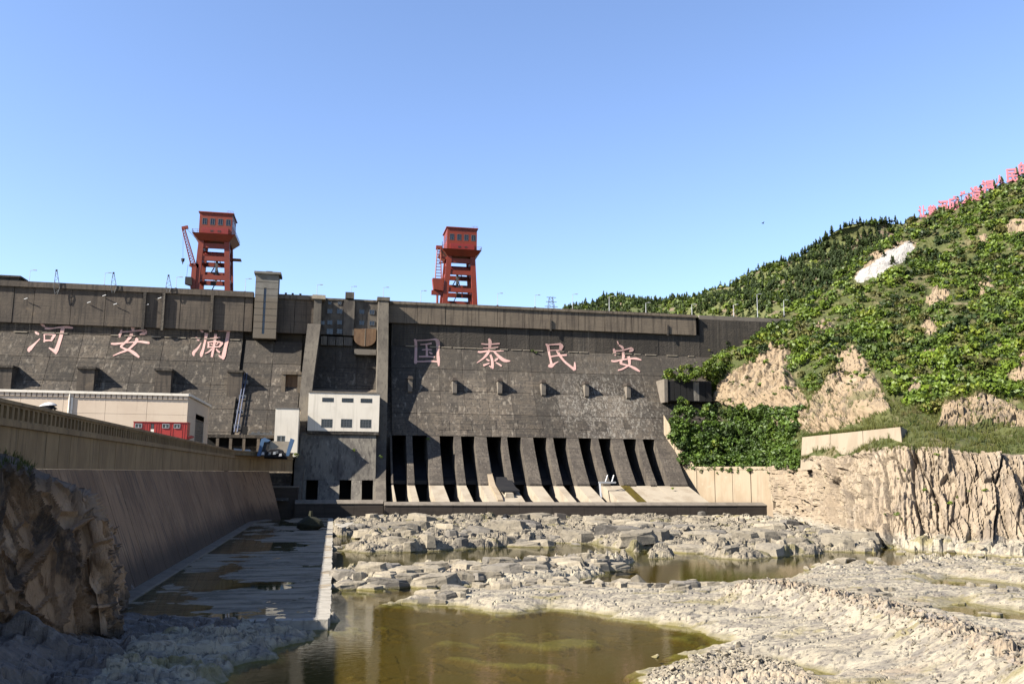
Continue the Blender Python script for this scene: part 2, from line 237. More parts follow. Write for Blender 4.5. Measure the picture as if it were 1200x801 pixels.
LEAFO=mat('olive_shrub_leaves',(.19,.185,.045),[((.1,.1,.1),.6,.42,.58,(.13,.14,.035),.85),((.4,.4,.4),.5,.55,.65,(.27,.25,.07),.7)],rough=.6,spec=.25,rand=.3,transl=.2)
LEAFD=mat('dark_shrub_leaves',(.055,.095,.02),[((.3,.3,.3),.5,.45,.65,(.022,.042,.010),.8)],rough=.6,rand=.25,transl=.15)
LEAFG=mat('creeper_leaves',(.11,.185,.022),[((.09,.09,.09),.7,.42,.58,(.065,.12,.018),.85),((.35,.35,.35),.6,.46,.57,(.045,.085,.014),.8),((.4,.4,.4),.7,.54,.66,(.17,.27,.03),.8)],rough=.55,spec=.3,rand=.25,transl=.22)
CON=mat('conifer_needles',(.065,.10,.024),[((.1,.1,.1),.4,.42,.62,(.042,.07,.018),.85),((.2,.2,.2),.5,.58,.7,(.11,.145,.03),.7)],rough=.65,rand=.25,transl=.1)
BARK=mat('bark',(.08,.06,.045))
GRASS=mat('dry_grass',(.15,.155,.03),[((.3,.3,.3),.5,.42,.62,(.085,.12,.018),.85),((.4,.4,.4),.6,.56,.68,(.25,.20,.075),.75)],rough=.7,transl=.25)
SKIN=mat('skin',(.45,.27,.18)); BLACK=mat('black_cloth',(.012,.012,.014)); CANW=mat('white_canopy',(.75,.73,.72))
def water(name,tint,rough=.03,bs=1.6,strength=.12):
    m=bpy.data.materials.new(name); m.use_nodes=True; t=m.node_tree; N=t.nodes; L=t.links; N.remove(N['Principled BSDF'])
    geo=N.new('ShaderNodeNewGeometry'); n=N.new('ShaderNodeTexNoise'); n.inputs['Scale'].default_value=bs; n.inputs['Detail'].default_value=5
    mp=N.new('ShaderNodeMapping'); mp.inputs['Scale'].default_value=(.7,1.5,1); L.new(geo.outputs['Position'],mp.inputs[0]); L.new(mp.outputs[0],n.inputs['Vector'])
    bp=N.new('ShaderNodeBump'); bp.inputs['Strength'].default_value=strength; bp.inputs['Distance'].default_value=.05; L.new(n.outputs['Fac'],bp.inputs['Height'])
    fr=N.new('ShaderNodeFresnel'); fr.inputs[0].default_value=1.33; L.new(bp.outputs[0],fr.inputs['Normal'])
    tr=N.new('ShaderNodeBsdfTransparent'); tr.inputs[0].default_value=(*tint,1)
    gl=N.new('ShaderNodeBsdfGlossy'); gl.inputs['Roughness'].default_value=rough; L.new(bp.outputs[0],gl.inputs['Normal'])
    mx=N.new('ShaderNodeMixShader'); nb=N.new('ShaderNodeMath'); nb.operation='SUBTRACT'; nb.inputs[0].default_value=1; L.new(geo.outputs['Backfacing'],nb.inputs[1]); mu=N.new('ShaderNodeMath'); mu.operation='MULTIPLY'; L.new(fr.outputs[0],mu.inputs[0]); L.new(nb.outputs[0],mu.inputs[1]); L.new(mu.outputs[0],mx.inputs[0]); L.new(tr.outputs[0],mx.inputs[1]); L.new(gl.outputs[0],mx.inputs[2]); L.new(mx.outputs[0],N['Material Output'].inputs[0])
    return m
WATER=water('river_water',(.77,.77,.52),bs=1.5,strength=.16); PUD=water('puddle_water',(.45,.50,.36),bs=3,strength=.012)
# ------------------------------------------------------------------ dam
PROF=[(5.2,246.),(10,261.),(24.6,275.),(39.8,284.5),(55.5,292.75),(72,292.75)]
def Yf(z):
    for (a,b),(c,d) in zip(PROF,PROF[1:]):
        if z<=c: return b+(d-b)*(z-a)/(c-a)
    return PROF[-1][1]
def onface(px,py,off=0.0):     # where a sight line meets the dam's downstream face
    Y=285.
    for _ in range(40): p=P(px,py,Y-off); Y=.5*Y+.5*Yf(p[2])
    return P(px,py,Y-off)
dam=thing('dam','long dark concrete gravity dam with a row of black sluice openings spanning the river gorge','dam',(60,290,0))
def facepanels(x0,x1,n,zs,m,jit=.05):
    for i in range(n):
        a=x0+(x1-x0)*i/n+.05; b=x0+(x1-x0)*(i+1)/n-.05
        for z0,z1 in zip(zs,zs[1:]):
            j=random.uniform(-jit,jit); MB().prism([(Yf(z0+.06)-j,z0+.06),(Yf(z1-.06)-j,z1-.06),(Yf(z1-.06)+1.5,z1-.06),(Yf(z0+.06)+1.5,z0+.06)],a,b).build('face_panel',random.choice(DAMV[id(m)]),dam)
ZR=[24.6,32,39.8,47.5,55.5,63.5]
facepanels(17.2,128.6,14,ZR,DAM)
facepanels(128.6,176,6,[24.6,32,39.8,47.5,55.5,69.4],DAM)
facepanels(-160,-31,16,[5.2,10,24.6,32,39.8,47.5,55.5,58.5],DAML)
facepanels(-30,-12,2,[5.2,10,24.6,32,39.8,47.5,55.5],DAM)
b=MB(); b.prism([(259,0),(276.4,24.6),(286,39.8),(295,55.4),(295,70),(314,70),(314,-2),(259,-2)],-160,-12.2)
b.prism([(292,0),(292,24.6),(286,39.8),(295,55.4),(295,70),(314,70),(314,-2),(292,-2)],17.2,110)
b.prism([(277,-2),(276.4,24.6),(286,39.8),(295,55.4),(295,69.3),(314,69.3),(314,-2)],110,176)
b.prism([(275,-2),(275,24),(287,39.8),(295.4,55.4),(295.4,70),(314,70),(314,-2)],-12.2,17.2)
b.build('core',DAM,dam)
# crest beams
def beam(xs,z0,z1,m,Y=291.9,cop=True):
    for a,bb in zip(xs,xs[1:]):
        MB().box(a+.07,bb-.07,Y+random.uniform(-.06,.06),293.4,z0,z1).build('crest_beam',m,dam)
XB=[P(x,370,291.9)[0] for x in (455,489,522,553,583,615,646,678,709,740,784,815.5)]
beam(XB,63.2,69.6,BEAM)
MB().box(XB[0],XB[-1]+.2,291.5,294.4,69.62,70.6).build('parapet',BEAM,dam)
MB().box(128.7,180,292.9,294.2,69.42,70.9).build('parapet',COPE,dam)
XL=[P(x,350,291.9)[0] for x in (-300,-240,-180,-120,-60,-20,16,40,84,124,168,192,212,248,287,297)]
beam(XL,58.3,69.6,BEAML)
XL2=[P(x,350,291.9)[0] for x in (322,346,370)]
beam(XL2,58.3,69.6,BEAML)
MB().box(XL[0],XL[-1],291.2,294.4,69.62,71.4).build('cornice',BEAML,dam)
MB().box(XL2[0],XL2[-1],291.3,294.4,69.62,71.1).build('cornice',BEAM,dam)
for x in (672/4,762/4,990/4):                                    # upright ribs hanging below the left beam
    c=P(x,370,291)[0]; MB().box(c-.45,c+.45,290.9,291.84,57.5,69.6).build('rib',DAML,dam)
for x in (646,783):
    c=P(x,370,291)[0]; MB().box(c-.28,c+.28,291.5,291.8,62.6,66.5).build('rib',DAML,dam)
for x,y in [(30,519/4+220),(104,354),(135,356),(187,349),(172,357),(122,346)]:      # drain spouts and lamps on the beam
    p=P(x,y,291); MB().bar((p[0]-.6,291.6,p[2]-.1),(p[0]+.6,290.9,p[2]+.2),.16,.16).build('drain_spout',PALE,dam)
MB().add([(-160,293,70.0),(176,293,70.0),(176,314,70.0),(-160,314,70.0)],[(0,1,2,3)]).build('deck',COPE,dam)
# ledge lines along the fold
for xa,xb,m in ((-160,-31,DAML),(18,128,DAM)):
    n=int((xb-xa)/4)
    for i in range(n):
        if random.random()<.7:
            a=xa+(xb-xa)*i/n; MB().box(a,a+(xb-xa)/n*random.uniform(.5,1),292.3,292.7,55.35,55.62).build('ledge',APRON,dam)
# separation piers either side of the office block
def pier(px,name,m,sec):
    """sec: list of (z, x0, x1, y front)"""
    q=MB()
    for (za,a0,a1,ya),(zb,b0,b1,yb) in zip(sec,sec[1:]):
        MBv=[(a0,ya,za),(a1,ya,za),(a1,ya+16,za),(a0,ya+16,za),(b0,yb,zb),(b1,yb,zb),(b1,yb+16,zb),(b0,yb+16,zb)]
        MB().hexa(MBv).build(name,m,dam)
def xs(pa,pb,y,Y): return P(pa,y,Y)[0],P(pb,y,Y)[0]
s=[]
for py,pa,pb,Y in [(587,440,452.5,249),(560,440,452,262.5),(515,440.5,453,271),(466,441.5,454,277),(410,442.5,455,283.5),(352,443.5,455.5,288)]:
    p=P(pa,py,Y); q=P(pb,py,Y); s.append((p[2],p[0],q[0],Y))
pier(0,'separation_pier',PIER,s)
t=s[-1]; MB().box(t[1]-.4,t[2]+.4,287.6,300,t[0]+.01,t[0]+1.2).build('pier_cap',PIER,dam)
s=[]
for py,pa,pb,Y in [(590,343,352,250),(545,345,356,262),(510,348,358,268),(470,350.5,364,273),(430,354.5,369,278),(379,360.5,376,284.5)]:
    p=P(pa,py,Y); q=P(pb,py,Y); s.append((p[2],p[0],q[0],Y))
pier(0,'separation_pier',PIER,s)
p=P(367,379,288); q=P(377,352,288); MB().box(p[0],q[0],287.5,295,s[-1][0]+.02,69.2).build('pier_head',PIER,dam)
MB().box(p[0]-.6,q[0]+1.2,287,294,69.25,70.6).build('pier_cap',APRON,dam)
# middle block below the office
XM0,XM1=P(367,420,290)[0],P(444,420,290)[0]
for a,bb in zip(np.linspace(XM0,XM1,4)[:-1],np.linspace(XM0,XM1,4)[1:]):
    for z0,z1,y0,y1 in [(39.8,47,286.2,289.8),(47,56.4,289.8,292.6)]:
        MB().prism([(y0,z0+.05),(y1,z1-.05),(y1+2,z1-.05),(y0+2,z0+.05)],a+.05,bb-.05).build('face_panel',DAM,dam)
MIDW=mat('stained_pale_concrete',(.25,.225,.185),[((.5,.5,.2),.6,.42,.6,(.13,.115,.10),.85),((1.6,1.6,.08),.9,.5,.68,(.07,.062,.055),.75),((1,1,.3),1.5,.56,.7,(.42,.385,.32),.6)],bump=.5,bscale=1.5)
MB().prism([(268,24.2),(268.0,26.2),(286,39.7),(286,24.2)],XM0,XM1).build('ledge',BEAM,dam)
def midwall(pa,pb,y0,y1,Y0,Y1,m=MIDW,nm='face_panel'):
    a=P(pa,y0,Y0); b2=P(pb,y0,Y0); c=P(pb,y1,Y1); d=P(pa,y1,Y1); x0,x1=a[0],b2[0]
    return MB().prism([(Y0,a[2]),(Y1,d[2]),(Y1+10,d[2]),(Y0+10,a[2])],x0,x1).build(nm,m,dam)
midwall(352,397.5,506,562,266,262); midwall(397.8,441,506,562,266,262)
for pa,pb in ((347,359),(373,398),(412,424),(437.5,441)): midwall(pa,pb,562.3,588,262,258.5,MIDW,'outlet_pier')
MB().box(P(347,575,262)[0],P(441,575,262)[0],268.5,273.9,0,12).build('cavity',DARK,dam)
# sluices
SL=[(457.5,474.5),(483.5,499),(515.5,530.5),(540.5,555),(570.5,586.5),(594.5,609.5),(625,639.5),(648.5,663),(678.3,692),(701.5,714.8),(730.5,744.5),(753.5,766)]
SX=[(P(a,514,275)[0]-.15,P(c,514,275)[0]+.3) for a,c in SL]; LOW={0,1,2,3,5,6,7,8}
ends=[17.2]+[v for s_ in SX for v in s_]+[110.0]
for i in range(0,len(ends),2):
    a,c=ends[i],ends[i+1]
    MB().prism([(275.0,24.55),(271.4,19.6),(266.8,14.4),(262.3,10.0),(262.3,9.4),(291.9,9.4),(291.9,24.55)],a,c).build('sluice_pier',SLUICE,dam)
    lo_l=(i//2-1) in LOW; w=.35
    j=random.uniform(-.25,.25)
    MB().prism([(261.7,9.35+j*.3),(246.4,5.0),(246.4,-1),(274,-1),(274,9.35)],a-(.0 if i else 0),c).build('apron_block',APRON,dam)
for i,(a,c) in enumerate(SX):
    MB().prism([(290,24.5),(285,20),(277.5,15.4),(272.5,12),(268.5,10.7),(268.5,9.6),(270,9.6),(291.8,16),(291.8,24.5)],a+.03,c-.03).build('chute',CHUTE,dam)
    if i not in LOW:
        MB().prism([(262,9.5),(246.5,5.0),(246.5,-1),(270,-1),(270,9.5)],a+.03,c-.03).build('apron_block',APRON,dam)
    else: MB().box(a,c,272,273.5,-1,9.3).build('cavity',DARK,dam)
a,c=SX[4]       # the battered splitter at the third pair
MB().prism([(272.6,20),(266.2,13.4),(259.5,9.6),(250.0,6.9),(247.,5.6),(247.,5.0),(258,5.2),(272,12)],a-1.3,a+.3).build('splitter',TRAIN,dam)
MB().prism([(266,12),(258.5,9.2),(252,8.2),(252,7.7),(266,10.5)],a+.5,c+1.2).build('chute_lip',CHUTE,dam)
MB().hexa([(a+1.2,250,5.3),(c-.6,250,5.3),(c-.6,256,5.3),(a+1.2,256,5.3),(a+1.8,250.3,7.4),(c-1,250.3,7.4),(c-1,256,8),(a+1.8,256,8)]).build('splitter',APRON,dam)
ALG=mat('green_slime',(.13,.10,.008),[((1,.3,1),1.5,.45,.6,(.07,.045,.008),.9)],rough=.35,spec=.5)
a,c=SX[9]; x0=P(719,573,258)[0]; MB().prism([(261.9,9.66),(246.3,5.1),(246.5,5.0),(262,9.5)],c-1.2,c+1.6).build('slime_streak',ALG,dam)
# pipe bridge on the sluice
x0,x1=P(701,571,257)[0],P(721,571,257)[0]
pb=thing('walkway_pipe','white pipe frame lying across the apron between two sluice chutes','pipe',((x0+x1)/2,257,9))
MB().bar((x0,256.4,10.6),(x1,256.4,10.6),.5,.5).build('crossbar',PALE,pb)
MB().bar((x0+.3,256.4,10.3),(x0-.1,253.6,5.2),.45,.45).build('leg',PALE,pb)
for dx in (-3.2,-1.2): MB().bar((x1+dx,256.6,10.8),(x1+dx+1.0,257.6,12.8),.3,.3).build('brace',PALE,pb)
# outlet boxes on the left face, brackets on the right face
for pa,pb_,y0,y1 in [(-20,14.5,432,462),(91,111,434,464),(182,201,436,466),(267,284,438,471)]:
    p=onface((pa+pb_)/2,y0); x0=P(pa,y0,p[1]-4.4)[0]; x1=P(pb_,y0,p[1]-4.4)[0]; zt=p[2]; zb=zt-9.
    q=MB(); q.box(x0,x1,p[1]-4.4,p[1]+2,zb,zt); o=q.build('outlet_box',BEAML,dam)
    MB().box(x0-.3,x1+.3,p[1]-4.9,p[1]+2,zt+.01,zt+.7).build('box_lid',DAML,o)
p=onface(343,440); x0=P(331,440,p[1])[0]; x1=P(354,440,p[1])[0]
o=MB().box(x0,x0+1.2,p[1]-3.2,p[1]+6,p[2]-10,p[2]).box(x1-1.2,x1,p[1]-3.2,p[1]+6,p[2]-10,p[2]).box(x0,x1,p[1]-3.4,p[1]+6,p[2]+.02,p[2]+.9).build('niche_frame',BEAM,dam)
MB().box(x0+1.25,x1-1.25,p[1]-2,p[1]+6,p[2]-10,p[2]-.05).build('niche_panel',RUST,o)
for px,py in [(480,443),(531.5,445),(584,445.5),(634.5,447.5),(684.5,449),(733,451)]:
    p=onface(px,py); zt=p[2]; y=p[1]-3.4; x=p[0]
    q=MB(); q.prism([(y,zt-.6),(y+.1,zt-4.6),(y+.9,zt-5.4),(y+9,zt-5.4),(y+9,zt-.6)],x-.72,x+.72); o=q.build('bracket',COPE,dam)
    MB().hexa([(x-.95,y-.35,zt-.58),(x+.95,y-.35,zt-.58),(x+.95,y+5,zt-.58),(x-.95,y+5,zt-.58),(x-.6,y,zt+.4),(x+.6,y,zt+.4),(x+.6,y+5,zt+.4),(x-.6,y+5,zt+.4)]).build('bracket_cap',SILL,o)
# patched squares above the sluices
for i,(x,y) in enumerate([(520,498),(546,498),(575,497),(600,497),(629,497),(654,497),(683,498),(704,499),(532,477),(734,497)]):
    p=onface(x,y); Y=p[1]; w=1.9 if i<8 else 1.1
    def fp(dx,dz,o): z=p[2]+dz; return (p[0]+dx,Yf(z)-o,z)
    MB().hexa([fp(-w,-1.6,.12),fp(w,-1.6,.12),fp(w,-1.6,-.3),fp(-w,-1.6,-.3),fp(-w,1.6,.12),fp(w,1.6,.12),fp(w,1.6,-.3),fp(-w,1.6,-.3)]).build('patch_panel',DAML,dam)
# ------------------------------------------------------------------ office between the piers
off=thing('dam_office','grey stained office front with small windows set between two piers under the dam crest','office',((XM0+XM1)/2,291,56.5))
def z_at(py,Y=291.): return P(409,py,Y)[2]
MB().box(XM0,XM1,291.5,293.4,58.2,69.8).build('wall',OFFICE,off)
MB().box(XM0-.2,XM1,291.2,294,69.83,70.5).build('parapet',OFFICE,off)
pa,pb_=P(403.5,350,290.6)[0],P(416,350,290.6)[0]
o=MB().box(pa,pb_,290.3,291.48,58.0,70.0).build('pilaster',OFFICE,off); MB().box(pa+.3,pb_-.3,290.0,293,70.55,72.6).build('pilaster_head',OFFICE,o)
for x,y,sz in [(386.5,355,.7),(398,355,.7),(386.5,364.5,1),(398,364.5,1.1),(378,378,.9),(386.5,377.5,1),(398,377.5,1),(386.5,388,1.25),(398,388,1.05),(424,365,1),(436,365.5,1),(424,378,1),(436,378.5,1)]:
    p=P(x,y,291.3); cx,cz=p[0],p[2]; ww,hh=.85*sz,.8*sz
    f=MB()
    for (a,bb,c,d) in ((-ww,-ww+.16,-hh,hh),(ww-.16,ww,-hh,hh),(-.08,.08,-hh,hh),(-ww+.16,ww-.16,hh-.16,hh),(-ww+.16,ww-.16,-hh,-hh+.16)):
        f.box(cx+a,cx+bb,291.32,291.49,cz+c,cz+d)
    fr=f.build('window',STEEL,off); MB().box(cx-ww+.02,cx+ww-.02,291.42,291.485,cz-hh+.02,cz+hh-.02).build('pane',GLASS,fr)
cx=P(428,386,290.5)[0]; zt=P(428,385,290.5)[2]; w2=3.65
pts=[(cx-w2,zt),(cx-w2,zt-3.2)]+[(cx-w2*math.cos(t),zt-3.2-2.8*math.sin(t)) for t in np.linspace(.25,math.pi-.25,9)]+[(cx+w2,zt-3.2),(cx+w2,zt)]
q=MB(); n=len(pts); q.add([(x,290.2,z) for x,z in pts]+[(x,293,z) for x,z in pts],[tuple(range(n)),tuple(range(2*n-1,n-1,-1))]+[(i,i+n,(i+1)%n+n,(i+1)%n) for i in range(n)]); q.build('bowl_front',RUST,off)
MB().box(cx-.06,cx+.06,290.1,290.19,zt-5.8,zt).build('seam',APRON,off)
for a,bb in ((376,383.5),(384.5,393),(394,402),(403,413)):
    MB().box(P(a,400,291)[0],P(bb,400,291)[0],290.9,293,z_at(405),z_at(394.5)-.1).build('lower_panel',MIDW,off)
MB().box(P(415.5,408,289)[0],P(441,408,289)[0],288.6,292,z_at(415,289),z_at(408.5,289)).build('ledge',COPE,off)
# ------------------------------------------------------------------ white gallery building
def windowpart(parent,x0,x1,Y,z0,z1,nb,mrow=1,fm=FRAME,t=.1,dep=.3):
    f=MB(); f.box(x0-t,x0,Y-.06,Y+dep,z0-t,z1+t).box(x1,x1+t,Y-.06,Y+dep,z0-t,z1+t).box(x0,x1,Y-.06,Y+dep,z1,z1+t).box(x0,x1,Y-.1,Y+dep,z0-t,z0)
    for i in range(1,nb): xx=x0+(x1-x0)*i/nb; f.box(xx-.07,xx+.07,Y,Y+.12,z0,z1)
    for i in range(1,mrow+1): zz=z0+(z1-z0)*i/(mrow+1); f.box(x0,x1,Y+.02,Y+.1,zz-.05,zz+.05)
    o=f.build('window',fm,parent); MB().box(x0,x1,Y+.14,Y+.2,z0,z1).build('pane',GLASS,o); return o
def wallholes(name,m,parent,x0,x1,z0,z1,Y,th,holes):
    """a wall facing -Y with real openings"""
    xsn=sorted({x0,x1,*[h[0] for h in holes],*[h[1] for h in holes]}); zsn=sorted({z0,z1,*[h[2] for h in holes],*[h[3] for h in holes]}); q=MB()
    for a,bb in zip(xsn,xsn[1:]):
        for c,d in zip(zsn,zsn[1:]):
            if any(h[0]<=a+1e-6 and h[1]>=bb-1e-6 and h[2]<=c+1e-6 and h[3]>=d-1e-6 for h in holes): continue
            q.box(a,bb,Y,Y+th,c,d)
    import bmesh
    return q.build(name,m,parent)
YG=265.; g0=P(360,505,YG); g1=P(443,461,YG); g0x,g1x=P(361,480,YG)[0],P(444.5,480,YG)[0]; gz0=P(400,505,YG)[2]; gz1=P(400,460.5,YG)[2]
gal=thing('gallery_building','white rendered building with two rows of barred windows hung between two dam piers','building',((g0x+g1x)/2,YG+4,gz0))
wins=[]
for x0,x1,y0,y1 in [(378,391,466,470),(401,414,466.5,470.5),(423,436,467,471),(377,389.5,491,500),(400,412.5,491,500),(422.5,435,491.5,500.5)]:
    wins.append((P(x0,y0,YG)[0],P(x1,y0,YG)[0],P(x0,y1,YG)[2],P(x0,y0,YG)[2]))
wallholes('wall',WHITE,gal,g0x,g1x,gz0,gz1,YG,.5,wins)
for i,h in enumerate(wins): windowpart(gal,h[0],h[1],YG+.05,h[2],h[3],5 if i<3 else 4,0 if i<3 else 2,DSTEEL if i<3 else STEEL)
MB().box(g0x,g0x+.5,YG+.52,YG+12,gz0,gz1).box(g1x-.5,g1x,YG+.52,YG+12,gz0,gz1).box(g0x+.52,g1x-.52,YG+9,YG+9.5,gz0,gz1).build('side_wall',WHITE,gal)
MB().box(g0x-.1,g1x+.1,YG-.15,YG+13,gz1+.01,gz1+.5).build('roof',COPE,gal)
MB().box(g0x,g1x,YG+.1,YG+9,gz0-.9,gz0-.02).build('floor_slab',DAML,gal)
# white stair tower on its left
YT=258.; x0,x1=P(322,500,YT)[0],P(349.5,500,YT)[0]; z0,z1=17.3,P(335,478.5,YT)[2]
tw=thing('stair_block','plain white block with one grey window standing behind the guide wall end','building',((x0+x1)/2,YT+3,z0))
hw=[(P(325,511,YT)[0],P(334,511,YT)[0],P(325,517.5,YT)[2],P(325,510.5,YT)[2])]
wallholes('wall',WHITE,tw,x0,x1,z0,z1,YT,.4,hw); windowpart(tw,*hw[0][:2],YT+.05,*hw[0][2:],2,0)
MB().box(x0,x0+.4,YT+.41,YT+11,z0,z1).box(x1-.4,x1,YT+.41,YT+11,z0,z1).build('side_wall',WHITE,tw)
MB().box(x0-.12,x1+.12,YT-.12,YT+11,z1+.01,z1+.35).build('roof',COPE,tw)
# elevator tower on the crest
ZT0=z_at(400,289.5); x0,x1=P(296.5,390,289.4)[0],P(319.5,390,289.4)[0]; x1=x0+7.2
et=thing('elevator_tower','square grey tower with dark vertical slot rising above the dam crest','tower',((x0+x1)/2,290.5,56))
zt=P(310,321,289)[2]; sl0,sl1=x0+2.75,x0+3.55; zsl0,zsl1=57.2,P(310,337,289)[2]
wallholes('wall',TOWER,et,x0,x1,55.8,zt,289.,.6,[(sl0,sl1,zsl0,zsl1)])
MB().box(x0,x1,289.62,295.5,55.9,zt).build('shaft',TOWER,et)
MB().box(sl0,sl1,289.45,289.6,zsl0,zsl1).build('slot_glazing',GLASS,et)
MB().box(x0-.55,x1+.75,288.3,296.2,zt+.01,zt+.75).build('roof',TOWER,et)
MB().box(x0+3,x0+5,291,293,zt+.76,zt+1.5).build('roof_hatch',DSTEEL,et)
for z in np.arange(59,zt-1,2.2): MB().box(x0-.02,x1+.02,288.96,288.995,z,z+.07).build('tile_joint',DAM,et)
MB().bar((x1+.02,290,zt-9),(x1+1.0,290,zt-9),.25,.25).build('bracket',DSTEEL,et)
# crest shed at far left
q=MB(); q.box(P(-60,325,296)[0],P(22,325,296)[0],296,302,70,73.3); sh=thing('crest_shed','long low dark shed on the dam crest, far left above the character for river','shed',(P(0,325,296)[0],299,70)); q.build('wall',BEAML,sh)
MB().box(P(-62,325,296)[0],P(25,325,296)[0],295.4,302.5,73.32,73.9).build('roof',DAML,sh)
# ------------------------------------------------------------------ sill walls at the toe
sw=thing('sill_wall','long low dark concrete sill wall with pale coping below the sluice aprons','wall',(70,244,0))
xe=np.linspace(13.7,126.8,13)
for a,c in zip(xe,xe[1:]):
    MB().box(a+.03,c-.03,243+random.uniform(-.03,.03),245,-1.5,4.05).build('wall_panel',SILL,sw)
    MB().prism([(242.85,4.08),(242.85,4.3),(244.2,5.1),(245.1,5.1),(245.1,4.08)],a+.02,c-.02).build('coping',COPE,sw)
sw2=thing('sill_wall','short brown sill wall at the left below the gallery building, joining the dark end block','wall',(1,247,0))
xe=np.linspace(P(345,600,246.5)[0],13.6,4)
for a,c in zip(xe,xe[1:]):
    MB().box(a+.03,c-.03,246.3+random.uniform(-.03,.03),248.5,-1.5,4.4).build('wall_panel',SILL,sw2)
    MB().prism([(246.15,4.43),(246.15,4.6),(247.6,5.5),(248.6,5.5),(248.6,4.43)],a+.02,c-.02).build('coping',COPE,sw2)
eb=thing('end_block','square dark brown concrete block with pale top edge at the end of the guide wall','wall',(-16,250,0))
x0,x1=P(288,590,248.5)[0],P(348.5,590,248.5)[0]
MB().box(x0-6,x1,248.5,262,-1.5,8.7).build('body',SILL,eb); MB().box(x0-5,x1+.1,248.3,262,8.72,9.1).build('coping',COPE,eb)
# right training wall
tr=thing('training_wall','tall tan concrete wall facing left between the sluice aprons and the right cliff','wall',(114,258,0))
A=np.array([110.4,271.5]); B=np.array([127.6,241.5]); nrm=np.array([.76,.65])
def tw_pt(t): return A+(B-A)*t
cuts=[0,.22,.42,.61,.80,1.0]
for a,c in zip(cuts,cuts[1:]):
    p,q_=tw_pt(a+.003),tw_pt(c-.003); j=random.uniform(-.05,.05)
    MB().prismv([tuple(p+nrm*j),tuple(q_+nrm*j),tuple(q_+nrm*3),tuple(p+nrm*3)],-1.5,14.8).build('wall_panel',TRAIN,tr)
    MB().prismv([tuple(p-nrm*.18),tuple(q_-nrm*.18),tuple(q_+nrm*2.9),tuple(p+nrm*2.9)],14.83,15.7).build('coping',TRAIN,tr)
for i,(ta,tb,h0,h1) in enumerate([(-.16,-.03,33,27),(-.03,.09,27,20),(.09,.2,20,15.9)]):
    p,q_=tw_pt(ta+.003),tw_pt(tb-.003)
    vs=[]
    for (pp,h) in ((p,h0),(q_,h1)):
        vs.append([(pp[0],pp[1],15.72),(pp[0]+nrm[0]*2.6,pp[1]+nrm[1]*2.6,15.72),(pp[0]+nrm[0]*2.6,pp[1]+nrm[1]*2.6,h),(pp[0],pp[1],h)])
    MB().hexa([vs[0][0],vs[1][0],vs[1][1],vs[0][1],vs[0][3],vs[1][3],vs[1][2],vs[0][2]]).build('stepped_panel',TRAIN,tr)
MB().box(B[0]-.2,B[0]+1.6,B[1]-1.3,B[1],-1.5,15.2).build('end_pilaster',TRAIN,tr)
# abutment block
YB=280.; x0,x1=P(779,460,YB)[0],P(834,460,YB)[0]; zb,ztp=P(800,470,YB)[2],P(800,445.5,YB)[2]
ab=thing('abutment_block','dark panelled concrete block topped by bushes on the right flank of the dam','structure block',((x0+x1)/2,YB+6,zb))
MB().box(x0,x1,YB,YB+18,zb,ztp).build('body',DAML,ab)
MB().box(x0-.3,x0+.9,YB-.5,YB+18,zb-.5,ztp+.25).build('side_wall',COPE,ab)
n=7
for i in range(n):
    a=x0+1.1+(x1-x0-1.1)*i/n; c=x0+1.1+(x1-x0-1.1)*(i+1)/n
    if i in (4,): MB().box(a+.1,c-.1,YB-.14,YB-.01,zb+.3,ztp-.4).build('front_panel',MIDW,ab)
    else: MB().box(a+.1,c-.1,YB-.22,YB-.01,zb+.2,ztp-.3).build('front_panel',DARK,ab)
# hillside retaining wall
rw=thing('retaining_wall','pale smooth concrete retaining wall on the rock bench above the right cliff','wall',(118,185,16))
p0=P(937,537,205); p1=P(1058,522,160); t0=P(940,512,206.5); t1=P(1055,500,161.5); RWT0,RWT1=t0,t1
for k in range(3):
    a,c=k/3+.002,(k+1)/3-.002
    lo0,lo1,hi0,hi1=[u+(v-u)*s_ for (u,v,s_) in ((p0,p1,a),(p0,p1,c),(t0,t1,a),(t0,t1,c))]
    bk=np.array([2.0,1.6,0])
    MB().hexa([lo0-[0,0,3],lo1-[0,0,3],lo1+bk-[0,0,3],lo0+bk-[0,0,3],hi0,hi1,hi1+bk,hi0+bk]).build('wall_panel',RETW,rw)
e=t1; MB().hexa([p1-[0,0,3],p1+[10,8,-3],p1+[10,9.5,-3],p1+[0,1.6,-3],t1+[.02,0,0],t1+[10,8,-1],t1+[10,9.5,-1],t1+[.02,1.6,0]]).build('return_wall',RETW,rw)
# ------------------------------------------------------------------ guide wall on the left
gw=thing('guide_wall','long curving tan guide wall on the left with niched parapet above a sloping dark concrete face','wall',(-22,150,0))
path=[(-24.5,40.)]; 
while path[-1][1]<222: path.append((-24.5,path[-1][1]+3.5))
for x,y in [(-24.2,226),(-23.4,229.6),(-22.2,233.2),(-20.7,236.6),(-19.,239.6),(-17.2,242.4),(-15.3,244.8),(-13.4,247.),(-11.4,249.)]: path.append((x,y))
ZB,ZW,ZTOP=13.1,16.25,18.2
def seg(name,m,p,q,offs,parent,gap=.03):
    """offs: list of (offset outward, z) polygon swept from p to q"""
    p=np.array(p);q=np.array(q);d=(q-p)/np.linalg.norm(q-p); nn=np.array([d[1],-d[0]]); p=p+d*gap;q=q-d*gap
    vs=[(p[0]+nn[0]*o,p[1]+nn[1]*o,z) for o,z in offs]+[(q[0]+nn[0]*o,q[1]+nn[1]*o,z) for o,z in offs]; n=len(offs)
    return MB().add(vs,[tuple(range(n)),tuple(range(2*n-1,n-1,-1))]+[(i,i+n,(i+1)%n+n,(i+1)%n) for i in range(n)]).build(name,m,parent)
